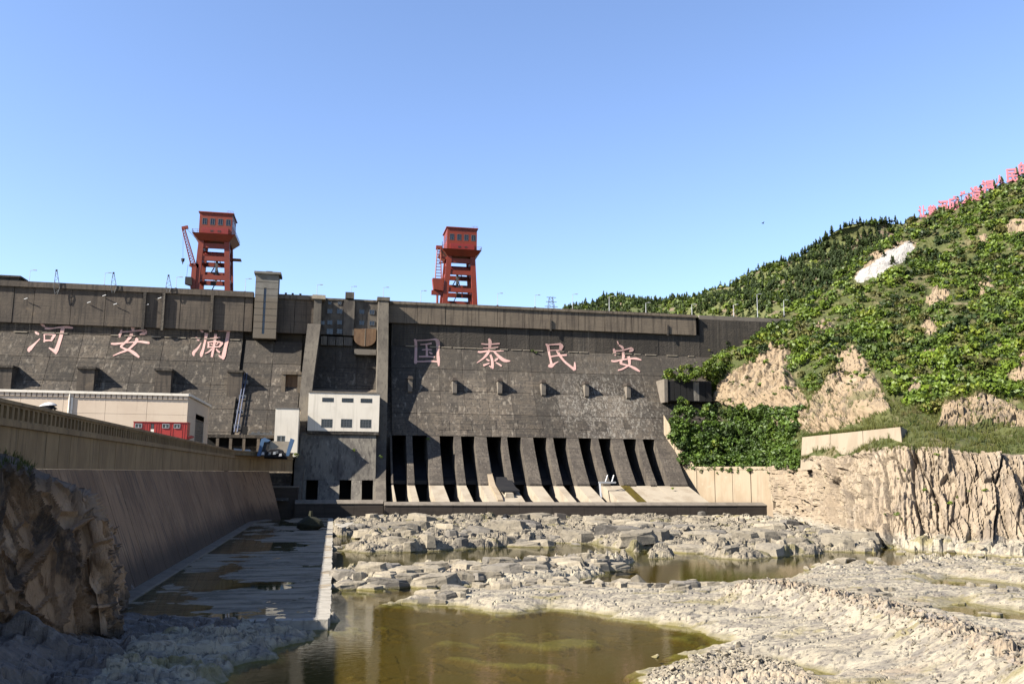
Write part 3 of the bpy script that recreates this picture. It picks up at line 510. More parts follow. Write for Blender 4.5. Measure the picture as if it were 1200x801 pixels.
for i,(p,q_) in enumerate(zip(path,path[1:])):
    j=random.uniform(-.035,.035); w2=random.choice((0,0,1))
    seg('wall_panel',GWALL,p,q_,[(j,ZB+.02),(j,ZW-.02),(-1.2,ZW-.02),(-1.2,ZB+.02)],gw)
    if p[1]<240: seg('slope_panel',GSLOPE,p,q_,[(4.9+j,-.5),(4.9+j,.0),(.12+j,ZB-.05),(-1.2,ZB-.05),(-1.2,-.5)],gw,.025)
    seg('string_course',GWALL,p,q_,[(.22,ZW),(.22,ZW+.42),(-1,ZW+.42),(-1,ZW)],gw,.0)
    seg('parapet_coping',GWALL,p,q_,[(.24,ZTOP-.28),(.24,ZTOP),(-.5,ZTOP),(-.5,ZTOP-.28)],gw,.0)
    if p[1]<236: seg('toe_berm',BERM,p,q_,[(6.1,-.6),(6.1,.75),(5.9,.85),(4.95,.95),(4.0,.95),(4.0,-.6)],gw,.01)
# niched parapet panels (shared mesh, copied along the straight reach)
def niche_mesh():
    q=MB(); L=1.16; z0,z1=ZW+.43,ZTOP-.29; a0,a1=.2,.96
    q.box(-.5,-.12,0.02,L-.02,z0,z1)
    q.box(-.12,.1,.02,a0,z0,z1); q.box(-.12,.1,a1,L-.02,z0,z1)
    q.box(-.12,.1,a0,a1,z0,z0+.14); q.box(-.12,.1,a0+.12,a1-.12,z1-.16,z1)
    q.add([(.1,a0,z1),(.1,a0+.12,z1),(.1,a0,z1-.3),(-.12,a0,z1),(-.12,a0+.12,z1),(-.12,a0,z1-.3)],[(0,2,1),(3,4,5),(0,1,4,3),(1,2,5,4),(2,0,3,5)])
    q.add([(.1,a1,z1),(.1,a1-.12,z1),(.1,a1,z1-.3),(-.12,a1,z1),(-.12,a1-.12,z1),(-.12,a1,z1-.3)],[(0,1,2),(3,5,4),(0,3,4,1),(1,4,5,2),(2,5,3,0)])
    return q
nm=niche_mesh(); me0=None; y=58.
o=nm.build('parapet_panel',GWALL); o.parent=gw; base_l=np.array(gw.location)
o.location=(-24.5-base_l[0],y-base_l[1],-base_l[2])
for k in range(1,141):
    c=o.copy(); c.location=(-24.5-base_l[0],y+1.1667*k-base_l[1],-base_l[2]); COL.objects.link(c)
for p,q_ in zip(path,path[1:]):
    if q_[1]>222.5 or p[1]<58: seg('parapet_panel',GWALL,p,q_,[(.05,ZW+.43),(.05,ZTOP-.29),(-.5,ZTOP-.29),(-.5,ZW+.43)],gw,.05)
# yard behind the wall
yd=MB().add([(-220,-20,17.0),(-25.2,-20,17.0),(-25.2,222,17.0),(-12,248.6,17.0),(-12,262,17.0),(-220,262,17.0)],[(0,1,2,3,4,5)]).build('yard',COPE); yd['kind']='structure'
# ------------------------------------------------------------------ powerhouse hall
fy=219.; c0=P(221,463,fy); XH=c0[0]; zt=c0[2]; by=P(245,472,1)[1]
bk=PX(245.5,473,XH); by=bk[1]
hall=thing('powerhouse_hall','long cream tiled hall with white roof edge and grey louvred end door','building',(XH-40,fy+15,17))
dh=(P(0,0,fy)[0],)
x=XH; k=0; wpx=9.2
while x>-150:
    x2=x-wpx
    for z0,z1 in ((17,22.2),(22.2,26.2),(26.2,zt-1.1)):
        MB().box(x2+.03,x-.03,fy+random.uniform(0,.03),fy+.5,z0+.025,z1-.025).build('wall_panel',HALL,hall)
    for i in range(8):
        a=x2+wpx*i/8; MB().box(a+.12,a+wpx/8-.12,fy-.25,fy+.4,zt-1.05,zt-.25).build('dentil',HALL,hall) if (x>-95) else None
    x=x2; k+=1
MB().box(-150,XH-.2,fy+.2,fy+.6,zt-1.07,zt-.24).build('frieze',HALL,hall)
ya,yb=[PX(px,500,XH)[1] for px in (228.5,238.5)]; dz=PX(233,486,XH)[2]; dz0=17.0
n=5
for (a,c,z0,z1) in [(fy+.1,ya,17,26),(yb,by,17,26),(ya,yb,dz,26),(fy+.1,by,26,zt-.3)]:
    MB().box(XH-.5,XH+.02,a+.02,c-.02,z0+.02,z1-.02).build('wall_panel',HALL,hall)
d=MB().box(XH-.3,XH-.25,ya,yb,dz0,dz).build('louvre_door',LOUV,hall)
for i in range(18):
    z=dz0+(dz-dz0)*i/18; MB().hexa([(XH-.24,ya+.05,z),(XH-.06,ya+.05,z),(XH-.06,yb-.05,z),(XH-.24,yb-.05,z),(XH-.24,ya+.05,z+.45),(XH-.2,ya+.05,z+.45),(XH-.2,yb-.05,z+.45),(XH-.24,yb-.05,z+.45)]).build('slat',LOUV,d)
MB().prismv([(-150,fy-.5),(XH+.1,fy-.5),(XH+.5,fy-.1),(XH+.5,by+.4),(-150,by+.4)],zt-.22,zt+.35).build('roof',HALLW,hall)
dp=P(80,485,fy-.3); MB().tube((dp[0],fy-.25,17),(dp[0],fy-.25,zt-.3),.22,n=8).build('downpipe',HALLW,hall)
for dx in (.9,): MB().box(dp[0]+.3,dp[0]+.75,fy-.2,fy-.01,17,zt-1.1).build('pilaster',HALLW,hall)
# ------------------------------------------------------------------ red cabin
YC=172.; x0,x1=P(156.3,500,YC)[0],P(219.5,500,YC)[0]; z1=P(190,494.8,YC)[2]; zc=P(190,509,YC)[2]
cb=thing('red_cabin','long red metal cabin with white door in front of the cream hall','cabin',((x0+x1)/2,YC+1.5,17))
ws=[]
for a,c,y0,y1 in [(159,166,496.5,500.5),(191,198,496.8,500.8),(204.5,210.8,497,501)]:
    ws.append((P(a,0,YC)[0] if 0 else P(a,y0,YC)[0],P(c,y0,YC)[0],P(a,y1,YC)[2],P(a,y0,YC)[2]))
dr=(P(176.6,500,YC)[0],P(180.6,500,YC)[0],18.4,P(178,496.2,YC)[2])
wallholes('wall',REDC,cb,x0,x1,zc-1.2,z1,YC,.12,ws+[dr])
for i in range(int((x1-x0)/.42)):
    xx=x0+.2+i*.42
    if not any(h[0]-.2<xx<h[1]+.2 for h in ws+[dr]): MB().box(xx-.05,xx+.05,YC-.04,YC-.004,zc-1.1,z1-.1).build('rib',REDC,cb)
for h in ws: windowpart(cb,h[0],h[1],YC-.03,h[2],h[3],2,0,FRAME,.09,.1)
zm=(dr[2]+dr[3])/2; d=MB().box(dr[0],dr[1],YC+.02,YC+.08,dr[2],dr[3]-1.0).build('door',HALLW,cb); MB().box(dr[0]+.08,dr[1]-.08,YC+.03,YC+.07,dr[3]-.98,dr[3]-.05).build('door_pane',GLASS,d)
MB().box(x0,x0+.1,YC+.13,YC+2.9,zc-1.2,z1).box(x1-.1,x1,YC+.13,YC+2.9,zc-1.2,z1).box(x0,x1,YC+2.92,YC+3.0,zc-1.2,z1).build('side_wall',REDC,cb)
MB().box(x0-.1,x1+.12,YC-.12,YC+3.1,z1+.005,z1+.12).build('roof',REDC,cb)
MB().hexa([(x0+.2,YC+.1,17.2),(x1-2.2,YC+.1,17.2),(x1-2.2,YC+2.8,17.2),(x0+.2,YC+2.8,17.2),(x0,YC+.05,zc-1.22),(x1,YC+.05,zc-1.22),(x1,YC+2.9,zc-1.22),(x0,YC+2.9,zc-1.22)]).build('underframe',REDC,cb)
MB().bar((x1-.1,YC+.5,zc-.6),(x1+.9,YC+.5,zc-.2),.5,.35).bar((x1-.1,YC+2.2,zc-.6),(x1+.9,YC+2.2,zc-.2),.5,.35).build('end_bracket',REDC,cb)
for px in (212.,): MB().tube((x1-1.2,YC-.06,17.1),(x1-1.2,YC+.3,17.1),.42,n=12).build('wheel',DSTEEL,cb)
# ------------------------------------------------------------------ undercroft, pipes, hopper, heap at the wall end
YU=266.; q=thing('service_platform','low dark service platform on square columns under the left dam face','platform',(P(290,520,YU)[0],YU+2,17))
x0,x1=P(240,510,YU)[0],P(323,510,YU)[0]; zz=P(280,509,YU)[2]
MB().box(x0,x1,YU,YU+7,zz-.9,zz).build('deck',DAML,q)
for px in (254.5,270,285.5,302.5): xx=P(px,520,YU)[0]; MB().box(xx-.4,xx+.4,YU+.1,YU+1,17,zz-.92).build('column',BEAM,q)
MB().box(x0,x1,YU+5,YU+5.5,17,zz-.92).build('back_wall',DARK,q)
MB().box(P(283,500,YU)[0],P(289,500,YU)[0],YU+3,YU+3.4,zz+.02,P(285,498.5,YU)[2]).build('doorway',DARK,q)
for i in range(9): a=P(291+3.5*i,505,YU)[0]; MB().box(a,a+.75,YU+.6,YU+1.6,zz+.02,zz+random.uniform(.4,1.3)).build('stored_part',STEEL,q)
bp=thing('blue_pipes','pair of slanting faded blue pipes running down the left dam face to the platform','pipe',(P(279,480,270)[0],270,30))
for a,c in (((286.5,437),(274.5,506)),((289.5,437),(278,506))):
    pts=[onface(a[0]+(c[0]-a[0])*t,a[1]+(c[1]-a[1])*t,1.4) for t in np.linspace(0,1,6)]
    m=MB()
    for u,v in zip(pts,pts[1:]): m.tube(u,v,.2,n=8)
    m.build('pipe',BLUEP,bp)
for t in (.15,.4,.65,.9):
    u=onface(286.5-12*t,437+69*t,1.2); MB().bar((u[0]-.5,u[1],u[2]),(u[0]+1.6,u[1],u[2]),.25,1.2).build('clamp',STEEL,bp)
YH=236.; hp=thing('blue_hopper','blue steel hopper frame with tan chute panel at the guide wall end','machine',(P(324,525,YH)[0],YH,17))
def bx(pts,m,nm,Y0,Y1): 
    f=[P(x,y,Y0) for x,y in pts]; k=[v+np.array([0,Y1-Y0,0]) for v in f]; n=len(f)
    return MB().add(list(f)+list(k),[tuple(range(n)),tuple(range(2*n-1,n-1,-1))]+[(i,i+n,(i+1)%n+n,(i+1)%n) for i in range(n)]).build(nm,m,hp)
bx([(301,534),(306,514),(310,512.5),(317,515.5),(314,517.5),(309.5,517.5),(305,534)],BLUE,'post',YH,YH+1.5)
bx([(305.5,533),(310,517.6),(316.3,517.6),(312,533)],DSTEEL,'side_panel',YH+.2,YH+1.2)
bx([(334.5,534),(340.5,513),(345,515),(342,524),(338.5,534)],BLUE,'post',YH,YH+1.5)
bx([(312.5,529),(316.5,516.5),(340,517),(335.5,531),(330,527)],APRON,'chute_panel',YH+.6,YH+.9)
hq=thing('dark_heap','dark tarpaulin heap with scattered pale oddments below the blue hopper','heap',(P(322,530,232)[0],232,17.1))
q=MB(); pts=[(309,535),(313,528.5),(317,526.3),(326,526.5),(331,528),(334,532),(336,536)]
f=[P(x,y,232) for x,y in pts]; bkp=[v+np.array([0,2.2,-.4]) for v in f]; md=[v+np.array([0,1.,.25]) for v in f]; n=len(f)
q.add(f+md+bkp,[tuple(range(n-1,-1,-1)),tuple(range(2*n,3*n))]+[(i,i+1,i+n+1,i+n) for i in range(n-1)]+[(i+n,i+n+1,i+2*n+1,i+2*n) for i in range(n-1)]); q.build('tarpaulin',BLACK,hq)
for x,y,c in [(321.5,530.5,FRAME),(324.5,529.5,STEEL),(328.5,532.5,CANW),(308,531,CANW),(316,531,STEEL)]:
    p=P(x,y,231.7); s_=.38; MB().hexa([(p[0]-s_,p[1],p[2]-s_),(p[0]+s_,p[1],p[2]-s_*.8),(p[0]+s_,p[1]+.6,p[2]-s_),(p[0]-s_,p[1]+.6,p[2]-s_),(p[0]-s_*.6,p[1],p[2]+s_*.7),(p[0]+s_*.8,p[1],p[2]+s_),(p[0]+s_*.7,p[1]+.5,p[2]+s_*.8),(p[0]-s_*.7,p[1]+.5,p[2]+s_)]).build('oddment',c,hq)
cr=thing('white_car','white car roof showing above the guide wall end left of the blue hopper','car',(P(288,529,238)[0],238,17))
def lat(pts,Y0,Y1,m,nm,root): 
    f=[P(x,y,Y0) for x,y in pts]; k=[v+np.array([0,Y1-Y0,0]) for v in f]; n=len(f)
    return MB().add(list(f)+list(k),[tuple(range(n)),tuple(range(2*n-1,n-1,-1))]+[(i,i+n,(i+1)%n+n,(i+1)%n) for i in range(n)]).build(nm,m,root)
lat([(284,534),(285.5,528),(288,526.2),(292.5,526.4),(295,530),(296,534)],238,239.7,CANW,'body',cr)
lat([(286.2,531),(287,528.2),(292,528.4),(293.5,531.3)],237.97,237.99,GLASS,'window',cr)
vn=thing('white_crate','low white crate seen over the guide wall beside the white car','crate',(P(278,527,239)[0],239,17))
lat([(274,530),(274,525),(283,526),(283,532)],239,240.6,CANW,'body',vn); lat([(273.8,525),(273.9,524.4),(283.2,525.4),(283.2,526)],238.9,240.8,STEEL,'lid',vn)
# ------------------------------------------------------------------ characters on the dam
CH=[('河',20,375,17.143,[[(470,70,30),(520,100,55),(560,130,25)],[(355,225,20),(400,260,60),(440,285,30)],[(460,370,20),(350,480,45),(245,590,90),(255,630,30)],[(555,160,45),(640,168,45),(740,160,25),(850,145,35),(1000,140,55),(1125,155,40)],[(545,275,30),(550,360,30),(545,440,35)],[(545,285,22),(650,283,25),(780,295,40)],[(760,300,50),(715,350,60),(690,410,40)],[(550,410,40),(640,405,35),(700,410,30)],[(920,160,85),(880,330,75),(820,520,80),(790,600,90),(775,680,30)],[(640,550,25),(700,590,50),(780,630,90)]],'pink character for river on the left dam face, farthest left of all'),
('安',130,378,17.8,[[(430,60,40),(455,120,75),(465,180,40)],[(225,140,25),(205,210,55),(165,300,60)],[(230,190,28),(400,183,22),(560,165,30),(690,155,45)],[(690,140,30),(720,200,90),(600,240,25)],[(425,215,60),(420,270,80),(330,380,50),(200,495,45)],[(195,495,40),(300,550,45),(400,580,60),(500,645,75),(590,720,40)],[(520,320,50),(540,370,75),(450,480,50),(340,570,45),(200,620,40),(40,690,18)],[(0,435,35),(100,440,50),(300,415,28),(500,400,28),(620,395,45),(750,412,55),(805,425,35)]],'pink character for peace between the river and ripple characters on the left face'),
('澜',222,380,17.8,[[(210,95,20),(265,145,50),(295,150,20)],[(130,265,20),(180,310,60),(205,335,25)],[(245,380,15),(170,500,45),(85,590,70),(95,655,25)],[(440,65,20),(490,105,50),(500,135,20)],[(355,180,85),(330,330,50),(290,500,55),(250,620,75),(250,675,30)],[(600,130,22),(720,130,28),(850,150,40)],[(810,150,70),(790,300,80),(750,480,75),(715,640,90),(700,730,40)],[(610,640,20),(660,680,50),(710,690,70)],[(430,290,25),(540,280,25),(640,270,32)],[(550,195,65),(530,330,60),(500,500,55),(465,680,50)],[(385,360,35),(400,420,40),(385,490,35)],[(385,370,28),(530,355,28),(700,380,45)],[(690,385,45),(650,430,55),(610,475,35)],[(385,470,30),(500,470,28),(610,465,30)],[(440,400,25),(480,420,25)],[(600,385,20),(560,420,30)],[(480,500,35),(400,570,30),(325,605,18)],[(555,510,25),(600,560,40),(640,580,40)]],'pink many-stroked character for ripples on the left face below the elevator tower'),
('国',480,390,17.8,[[(100,130,40),(130,200,60),(130,450,60),(125,600,70),(125,640,40)],[(100,155,25),(300,150,22),(450,140,30),(540,130,50)],[(530,125,40),(590,190,90),(590,400,60),(600,560,70),(610,690,25)],[(130,595,28),(300,592,30),(450,585,35),(590,600,35)],[(225,240,20),(330,235,25),(460,215,40)],[(255,350,20),(350,345,25),(460,350,30)],[(195,490,30),(350,490,35),(530,500,30)],[(350,235,35),(360,350,45),(360,490,50)],[(410,395,25),(450,425,45),(480,435,20)]],'pink boxed character for country on the right face, half in the pier shadow'),
('泰',555,390,17.8,[[(315,115,35),(345,180,75),(335,300,55)],[(165,225,30),(300,235,30),(545,220,35)],[(200,315,25),(350,310,25),(515,295,25)],[(90,390,35),(150,395,45),(320,375,35),(460,380,22),(630,365,30)],[(330,350,40),(290,430,60),(200,530,40),(70,620,18)],[(420,380,30),(520,480,60),(640,570,75),(765,582,22)],[(350,450,45),(385,550,55),(395,680,60),(400,745,30)],[(325,680,20),(380,720,40)],[(265,540,25),(310,570,40),(335,575,20)],[(515,525,25),(480,550,50),(440,585,25)],[(335,625,20),(260,655,40),(205,675,50)],[(465,615,20),(530,650,40),(585,690,35)]],'pink character for calm, second on the right face below the right crane'),
('民',635,395,17.8,[[(80,140,25),(130,190,60),(155,350,45),(190,500,45),(200,570,70)],[(140,585,60),(200,600,75),(270,545,35),(345,505,15)],[(90,160,22),(250,150,30),(400,140,50)],[(370,140,40),(410,185,90),(385,250,60)],[(160,275,25),(300,268,25),(420,258,25)],[(180,405,30),(300,385,28),(420,375,35),(520,368,40)],[(320,270,60),(370,370,50),(470,500,45),(600,610,50),(690,680,60)],[(685,515,20),(690,590,45),(680,680,70)]],'pink character for people, third on the right dam face with a long hooked stroke'),
('安',712,395,17.8,[[(205,80,25),(230,150,20)],[(240,165,25),(300,200,50),(330,245,40)],[(130,235,35),(150,310,60),(165,380,30)],[(170,285,28),(300,275,28),(430,240,32),(480,225,40)],[(480,215,30),(510,260,85),(455,295,25)],[(325,305,50),(335,370,60),(325,450,50)],[(290,470,55),(275,545,55)],[(265,545,45),(380,575,38),(480,605,45),(590,660,60),(675,715,25)],[(440,395,50),(455,470,60),(460,560,45),(400,610,35),(300,665,35),(220,685,30)],[(80,490,35),(150,500,45),(300,470,35),(480,445,35),(600,445,50),(705,475,20)]],'pink character for peace, last on the right dam face next to the wooded hill')]
def smoothline(pts):
    if len(pts)<3: return pts
    out=[]
    for i in range(len(pts)-1):
        p0=pts[max(i-1,0)];p1=pts[i];p2=pts[i+1];p3=pts[min(i+2,len(pts)-1)]
        for t in (0,.33,.67):
            out.append(tuple(.5*((2*b)+(c-a)*t+(2*a-5*b+4*c-d)*t*t+(3*b-a-3*c+d)*t**3) for a,b,c,d in zip(p0,p1,p2,p3)))
    return out+[pts[-1]]
for nm,ox,oy,sc,strokes,lab in CH:
    xs_=[p[0] for s_ in strokes for p in s_]; ys_=[p[1] for s_ in strokes for p in s_]
    c=onface(ox+(min(xs_)+max(xs_))/2/sc,oy+max(ys_)/sc,.1)
    root=thing('dam_character',lab,'painted character',c,'characters on the dam face')
    for si,s_ in enumerate(strokes):
        pts=smoothline(s_); L,Rr=[],[]
        for i,(x,y,wd) in enumerate(pts):
            a=pts[max(i-1,0)]; bq=pts[min(i+1,len(pts)-1)]; dx,dy=bq[0]-a[0],bq[1]-a[1]; l=math.hypot(dx,dy) or 1; nx,ny=-dy/l,dx/l; hw=wd*.5*.92
            L.append((x+nx*hw,y+ny*hw)); Rr.append((x-nx*hw,y-ny*hw))
        n=len(pts); o_=.09+.01*si
        fr=[onface(ox+x/sc,oy+y/sc,o_) for x,y in L+Rr]; bk_=[v+np.array([0,.22,0]) for v in fr]
        fs=[]
        for i in range(n-1):
            fs+=[(i,i+1,n+i+1,n+i),(2*n+i,3*n+i,3*n+i+1,2*n+i+1),(i,2*n+i,2*n+i+1,i+1),(n+i,n+i+1,3*n+i+1,3*n+i)]
        fs+=[(0,n,3*n,2*n),(n-1,3*n-1,4*n-1,2*n-1)]
        MB().add(fr+bk_,fs).build('stroke',PINK,root)
# ------------------------------------------------------------------ gate cranes on the crest
def crane(lab,xL,xR,xLt,xRt,ybase,yplat,yhouse,ytop,Yf_,jib):
    z0=70.05; xl0,xr0=P(xL,ybase,Yf_)[0],P(xR,ybase,Yf_)[0]; xl1,xr1=P(xLt,yplat,Yf_)[0],P(xRt,yplat,Yf_)[0]
    zp=P((xL+xR)/2,yplat,Yf_)[2]; zh0=P((xL+xR)/2,yhouse,Yf_)[2]; zh1=P((xL+xR)/2,ytop,Yf_)[2]; D=10.5; W=1.75; yb=Yf_+D
    rt=thing('gate_crane',lab,'crane',((xl0+xr0)/2,Yf_+D/2,z0),'red gate cranes on the dam crest')
    leg={}
    for sx,(a,c) in enumerate(((xl0+W/2,xl1+W/2),(xr0-W/2,xr1-W/2))):
        for yy in (Yf_+.6,yb-.6):
            MB().bar((a,yy,z0),(c,yy,zp+.2),W,1.2).build('leg',RED,rt)
    H=zp-z0
    def lx(t,s): return (xl0+(xl1-xl0)*t+W) if s==0 else (xr0+(xr1-xr0)*t-W)
    for yy,ts in ((Yf_+.6,(.045,.36,.70,.93)),(yb-.6,(.045,.20,.36,.52,.70,.88))):
        for t in ts:
            hh=1.55 if t>.04 else 1.2; z=z0+H*t; MB().box(lx(t,0)-.1,lx(t,1)+.1,yy-.4,yy+.4,z-hh/2,z+hh/2).build('cross_beam',RED,rt)
    for s_ in (0,1):
        for t in (.045,.36,.70,.93):
            z=z0+H*t; x=(lx(t,s_)+(-W/2 if s_==0 else W/2)); MB().box(x-.4,x+.4,Yf_+1.3,yb-1.3,z-.6,z+.6).build('side_beam',RED,rt)
    MB().tube((lx(.8,0)+.2,Yf_+4.5,z0+H*.815),(lx(.8,1)-.2,Yf_+4.5,z0+H*.815),1.05,n=14).build('hoist_drum',RED2,rt)
    # stair flights inside the frame
    for t0,t1,d in ((.06,.34,1),(.38,.68,-1),(.52,.70,1),(.72,.92,-1)):
        xa,xb=lx(t0,0)+2.0,lx(t0,1)-2.2
        if d<0: xa,xb=xb,xa
        m=MB(); m.bar((xa,yb-2.2,z0+H*t0),((xa+xb)/2,yb-2.2,z0+H*t1),.3,.35)
        m.build('stair',DSTEEL,rt)
    MB().box((xl0+xr0)/2-.4,(xl0+xr0)/2+.4,yb-2.4,yb-1.7,z0+H*.36,z0+H*.86).build('ladder_cage',STEEL,rt)
    MB().tube(((xl0+xr0)/2,Yf_+3,z0+H*.25),((xl0+xr0)/2,Yf_+3,z0+H*.72),.07,n=5).build('hoist_rope',DSTEEL,rt)
    MB().box((xl0+xr0)/2-.8,(xl0+xr0)/2+.8,Yf_+2.3,Yf_+3.7,z0+H*.25,z0+H*.31).build('hook_block',DSTEEL,rt)
    # flared platform
    o_=2.0; zq=zp+2.4
    MB().hexa([(xl1,Yf_-.2,zp+.25),(xr1,Yf_-.2,zp+.25),(xr1,yb+.2,zp+.25),(xl1,yb+.2,zp+.25),(xl1-o_,Yf_-1.9,zq),(xr1+o_,Yf_-1.9,zq),(xr1+o_,yb+1.9,zq),(xl1-o_,yb+1.9,zq)]).build('platform',RED,rt)
    q=MB()
    for k in range(9):
        x=xl1-o_+.1+(xr1-xl1+2*o_-.2)*k/8; q.bar((x,Yf_-1.8,zq),(x,Yf_-1.8,zq+1.15),.08,.08)
    for y_ in np.linspace(Yf_-1.8,yb+1.8,7):
        for x in (xl1-o_+.1,xr1+o_-.1): q.bar((x,y_,zq),(x,y_,zq+1.15),.08,.08)
    for z in (.6,1.15):
        q.bar((xl1-o_,Yf_-1.8,zq+z),(xr1+o_,Yf_-1.8,zq+z),.07,.07)
        for x in (xl1-o_+.1,xr1+o_-.1): q.bar((x,Yf_-1.8,zq+z),(x,yb+1.8,zq+z),.07,.07)
    q.build('railing',RED,rt)
    xh0,xh1=xl1-.1,xr1+.5; yh0,yh1=Yf_+.1,yb+.3; zb=zq+.02
    MB().box(xh0+1.0,xh1-1.0,yh0-.9,yh0-.02,zb,zb+2.2).build('machinery_front',RED2,rt)
    for k in (.36,.58): xx=xh0+(xh1-xh0)*k; MB().box(xx,xx+1.0,yh0-.95,yh0-.91,zb+.7,zb+1.3).build('vent',DSTEEL,rt)
    hs=[]; Wd=xh1-xh0; zw=zh1-(zh1-zb)*.50; 
    for k in (.10,.34,.58,.82): hs.append((xh0+Wd*k,xh0+Wd*k+1.25,zw-.2,zw+1.75))
    hs=[h for h in hs if h[1]<xh1-.1]
    house=wallholes('machine_house',RED,rt,xh0,xh1,zb,zh1,yh0,.2,hs)
    for h in hs: 
        f=MB(); t=.13; Y=yh0
        f.box(h[0]-t,h[0],Y-.06,Y+.15,h[2]-t,h[3]+t).box(h[1],h[1]+t,Y-.06,Y+.15,h[2]-t,h[3]+t).box(h[0],h[1],Y-.06,Y+.15,h[3],h[3]+t).box(h[0],h[1],Y-.06,Y+.15,h[2]-t,h[2]).box((h[0]+h[1])/2-.06,(h[0]+h[1])/2+.06,Y,Y+.12,h[2],h[3])
        w_=f.build('window',STEEL,house); MB().box(h[0],h[1],Y+.12,Y+.18,h[2],h[3]).build('pane',GLASS,w_)
    MB().box(xh0,xh0+.2,yh0+.21,yh1,zb,zh1).box(xh1-.2,xh1,yh0+.21,yh1,zb,zh1).box(xh0+.21,xh1-.21,yh1-.2,yh1,zb,zh1).build('side_wall',RED,rt)
    for sx_ in (xh0-.03,xh1+.03):
        for k in range(3): MB().box(sx_-.04,sx_+.04,yh0+1.5+2.8*k,yh0+2.7+2.8*k,zw-.2,zw+1.7).build('side_window',GLASS,rt)
    MB().box(xh0-.4,xh1+.4,yh0-.4,yh1+.4,zh1+.01,zh1+.35).build('roof',RED,rt)
    q=MB(); q.tube((xh1-.6,yh1-1,zh1+.36),(xh1-.6,yh1-1,zh1+3.2),.06,n=5); q.build('antenna',STEEL,rt)
    q=MB()
    for k in range(5): q.bar((xh1-1.8+.5*k,yh0+.1,zh1+.36),(xh1-1.8+.5*k,yh0+.1,zh1+1.1),.06,.06)
    q.bar((xh1-1.8,yh0+.1,zh1+1.1),(xh1+.2,yh0+.1,zh1+1.1),.06,.06); q.build('roof_rail',RED,rt)
    # small side balcony
    xs_=xr0-.2 if jib=='luff' else xl0; 
    if jib=='luff':
        MB().box(xr1+.2,xr1+3.2,yb-4,yb-1,z0+H*.78,z0+H*.80).build('balcony',RED,rt)
        pv=P(227,312,297.5); tip=P(214.8,267,297.5); 
        def lattice(a,c,w_,name,par,n=14,r=.13):
            a=Vector(a);c=Vector(c); d=(c-a).normalized(); sx=Vector((1,0,0)); sx=(sx-d*sx.dot(d)).normalized()*w_/2; sy=d.cross(sx).normalized()*w_/2
            q=MB(); cs=[sx+sy,sx-sy,-sx-sy,-sx+sy]
            for v in cs: q.tube(a+v,c+v*.55,r,n=5)
            for i in range(n):
                t=i/n; t2=(i+1)/n; s1=1-.45*t; s2=1-.45*t2; A_=a+(c-a)*t; C_=a+(c-a)*t2
                for k in range(4): q.tube(A_+cs[k]*s1,C_+cs[(k+1)%4]*s2,r*.6,n=4,cap=False); q.tube(A_+cs[k]*s1,A_+cs[(k+1)%4]*s1,r*.6,n=4,cap=False)
            return q.build(name,RED,par)
        jb=lattice(pv,tip,1.5,'jib',rt)
        MB().bar(P(220.5,266,297.5),P(213.2,267.5,297.5),.9,1.0).build('jib_head',RED,jb)
        MB().bar(P(226,338,297.5),P(228,312,297.5),1.5,1.5).build('jib_mast',RED,rt)
        MB().bar(P(222.3,310,297.5),P(233,312,297.5),1.0,1.2).build('jib_arm',RED,rt)
        a=P(221,329,297.2); MB().hexa([(a[0]-1.0,a[1]-.9,a[2]-1.1),(a[0]+1.3,a[1]-.9,a[2]-1.6),(a[0]+1.3,a[1]+1,a[2]-1.6),(a[0]-1.0,a[1]+1,a[2]-1.1),(a[0]-1.0,a[1]-.9,a[2]+1.2),(a[0]+1.0,a[1]-.9,a[2]+1.2),(a[0]+1.0,a[1]+1,a[2]+1.2),(a[0]-1.0,a[1]+1,a[2]+1.2)]).build('cab',DSTEEL,rt)
        MB().bar(P(217.5,331.5,297.5),P(227,334.5,297.5),.9,1.0).build('cab_floor',RED,rt)
        for s_ in (-.7,.7): MB().tube((a[0]+s_,a[1],a[2]+1.2),(a[0]+s_+.2,a[1],a[2]+5.5),.06,n=4).build('cab_hanger',DSTEEL,rt)
        t_=P(214.6,268,297.5); bt=P(214.4,303,297.5); MB().tube(t_,bt,.05,n=4).build('jib_rope',DSTEEL,rt)
        MB().tube(bt,bt-np.array([0,0,1.0]),.62,.45,n=8).tube(bt-np.array([0,0,1.0]),bt-np.array([0,0,1.9]),.25,.1,n=6).build('jib_hook',DSTEEL,rt)
        MB().tube(P(217.5,266.5,297.5),P(233,283,298),.06,n=4).build('stay',DSTEEL,rt)
    else:
        a,c=P(513.6,327,298),P(514.2,291,298)
        q=MB()
        for dx0,dx1 in ((-.95,-.62),(.95,.62)):
            for dy in (-.6,.6): q.tube((a[0]+dx0*1.15,a[1]+dy,a[2]),(c[0]+dx1*.9,c[1]+dy,c[2]),.14,n=5)
        for i in range(11):
            t=i/10; zz=a[2]+(c[2]-a[2])*t; wx=1.08+(.56-1.08)*t; cxx=a[0]+(c[0]-a[0])*t
            for dy in (-.6,.6): q.bar((cxx-wx,a[1]+dy,zz),(cxx+wx,a[1]+dy,zz),.14,.14)
        jb=q.build('jib',RED,rt)
        hd=P(514.2,291,298); MB().box(hd[0]-1.0,hd[0]+1.1,297.3,298.8,hd[2]-.3,hd[2]+.9).build('jib_head',RED,jb)
        k0,k1=P(506.6,337.5,297),P(519,326.5,297)
        MB().hexa([(k0[0]+.5,296.6,k0[2]-.4),(k1[0],296.6,k0[2]-.8),(k1[0],299.4,k0[2]-.8),(k0[0]+.5,299.4,k0[2]-.4),(k0[0],296.6,k1[2]),(k1[0],296.6,k1[2]),(k1[0],299.4,k1[2]),(k0[0],299.4,k1[2])]).build('cab',RED,rt)
        MB().bar(P(505.5,342.5,298),P(521,343.5,298),.8,1.6).build('cab_bracket',RED,rt)
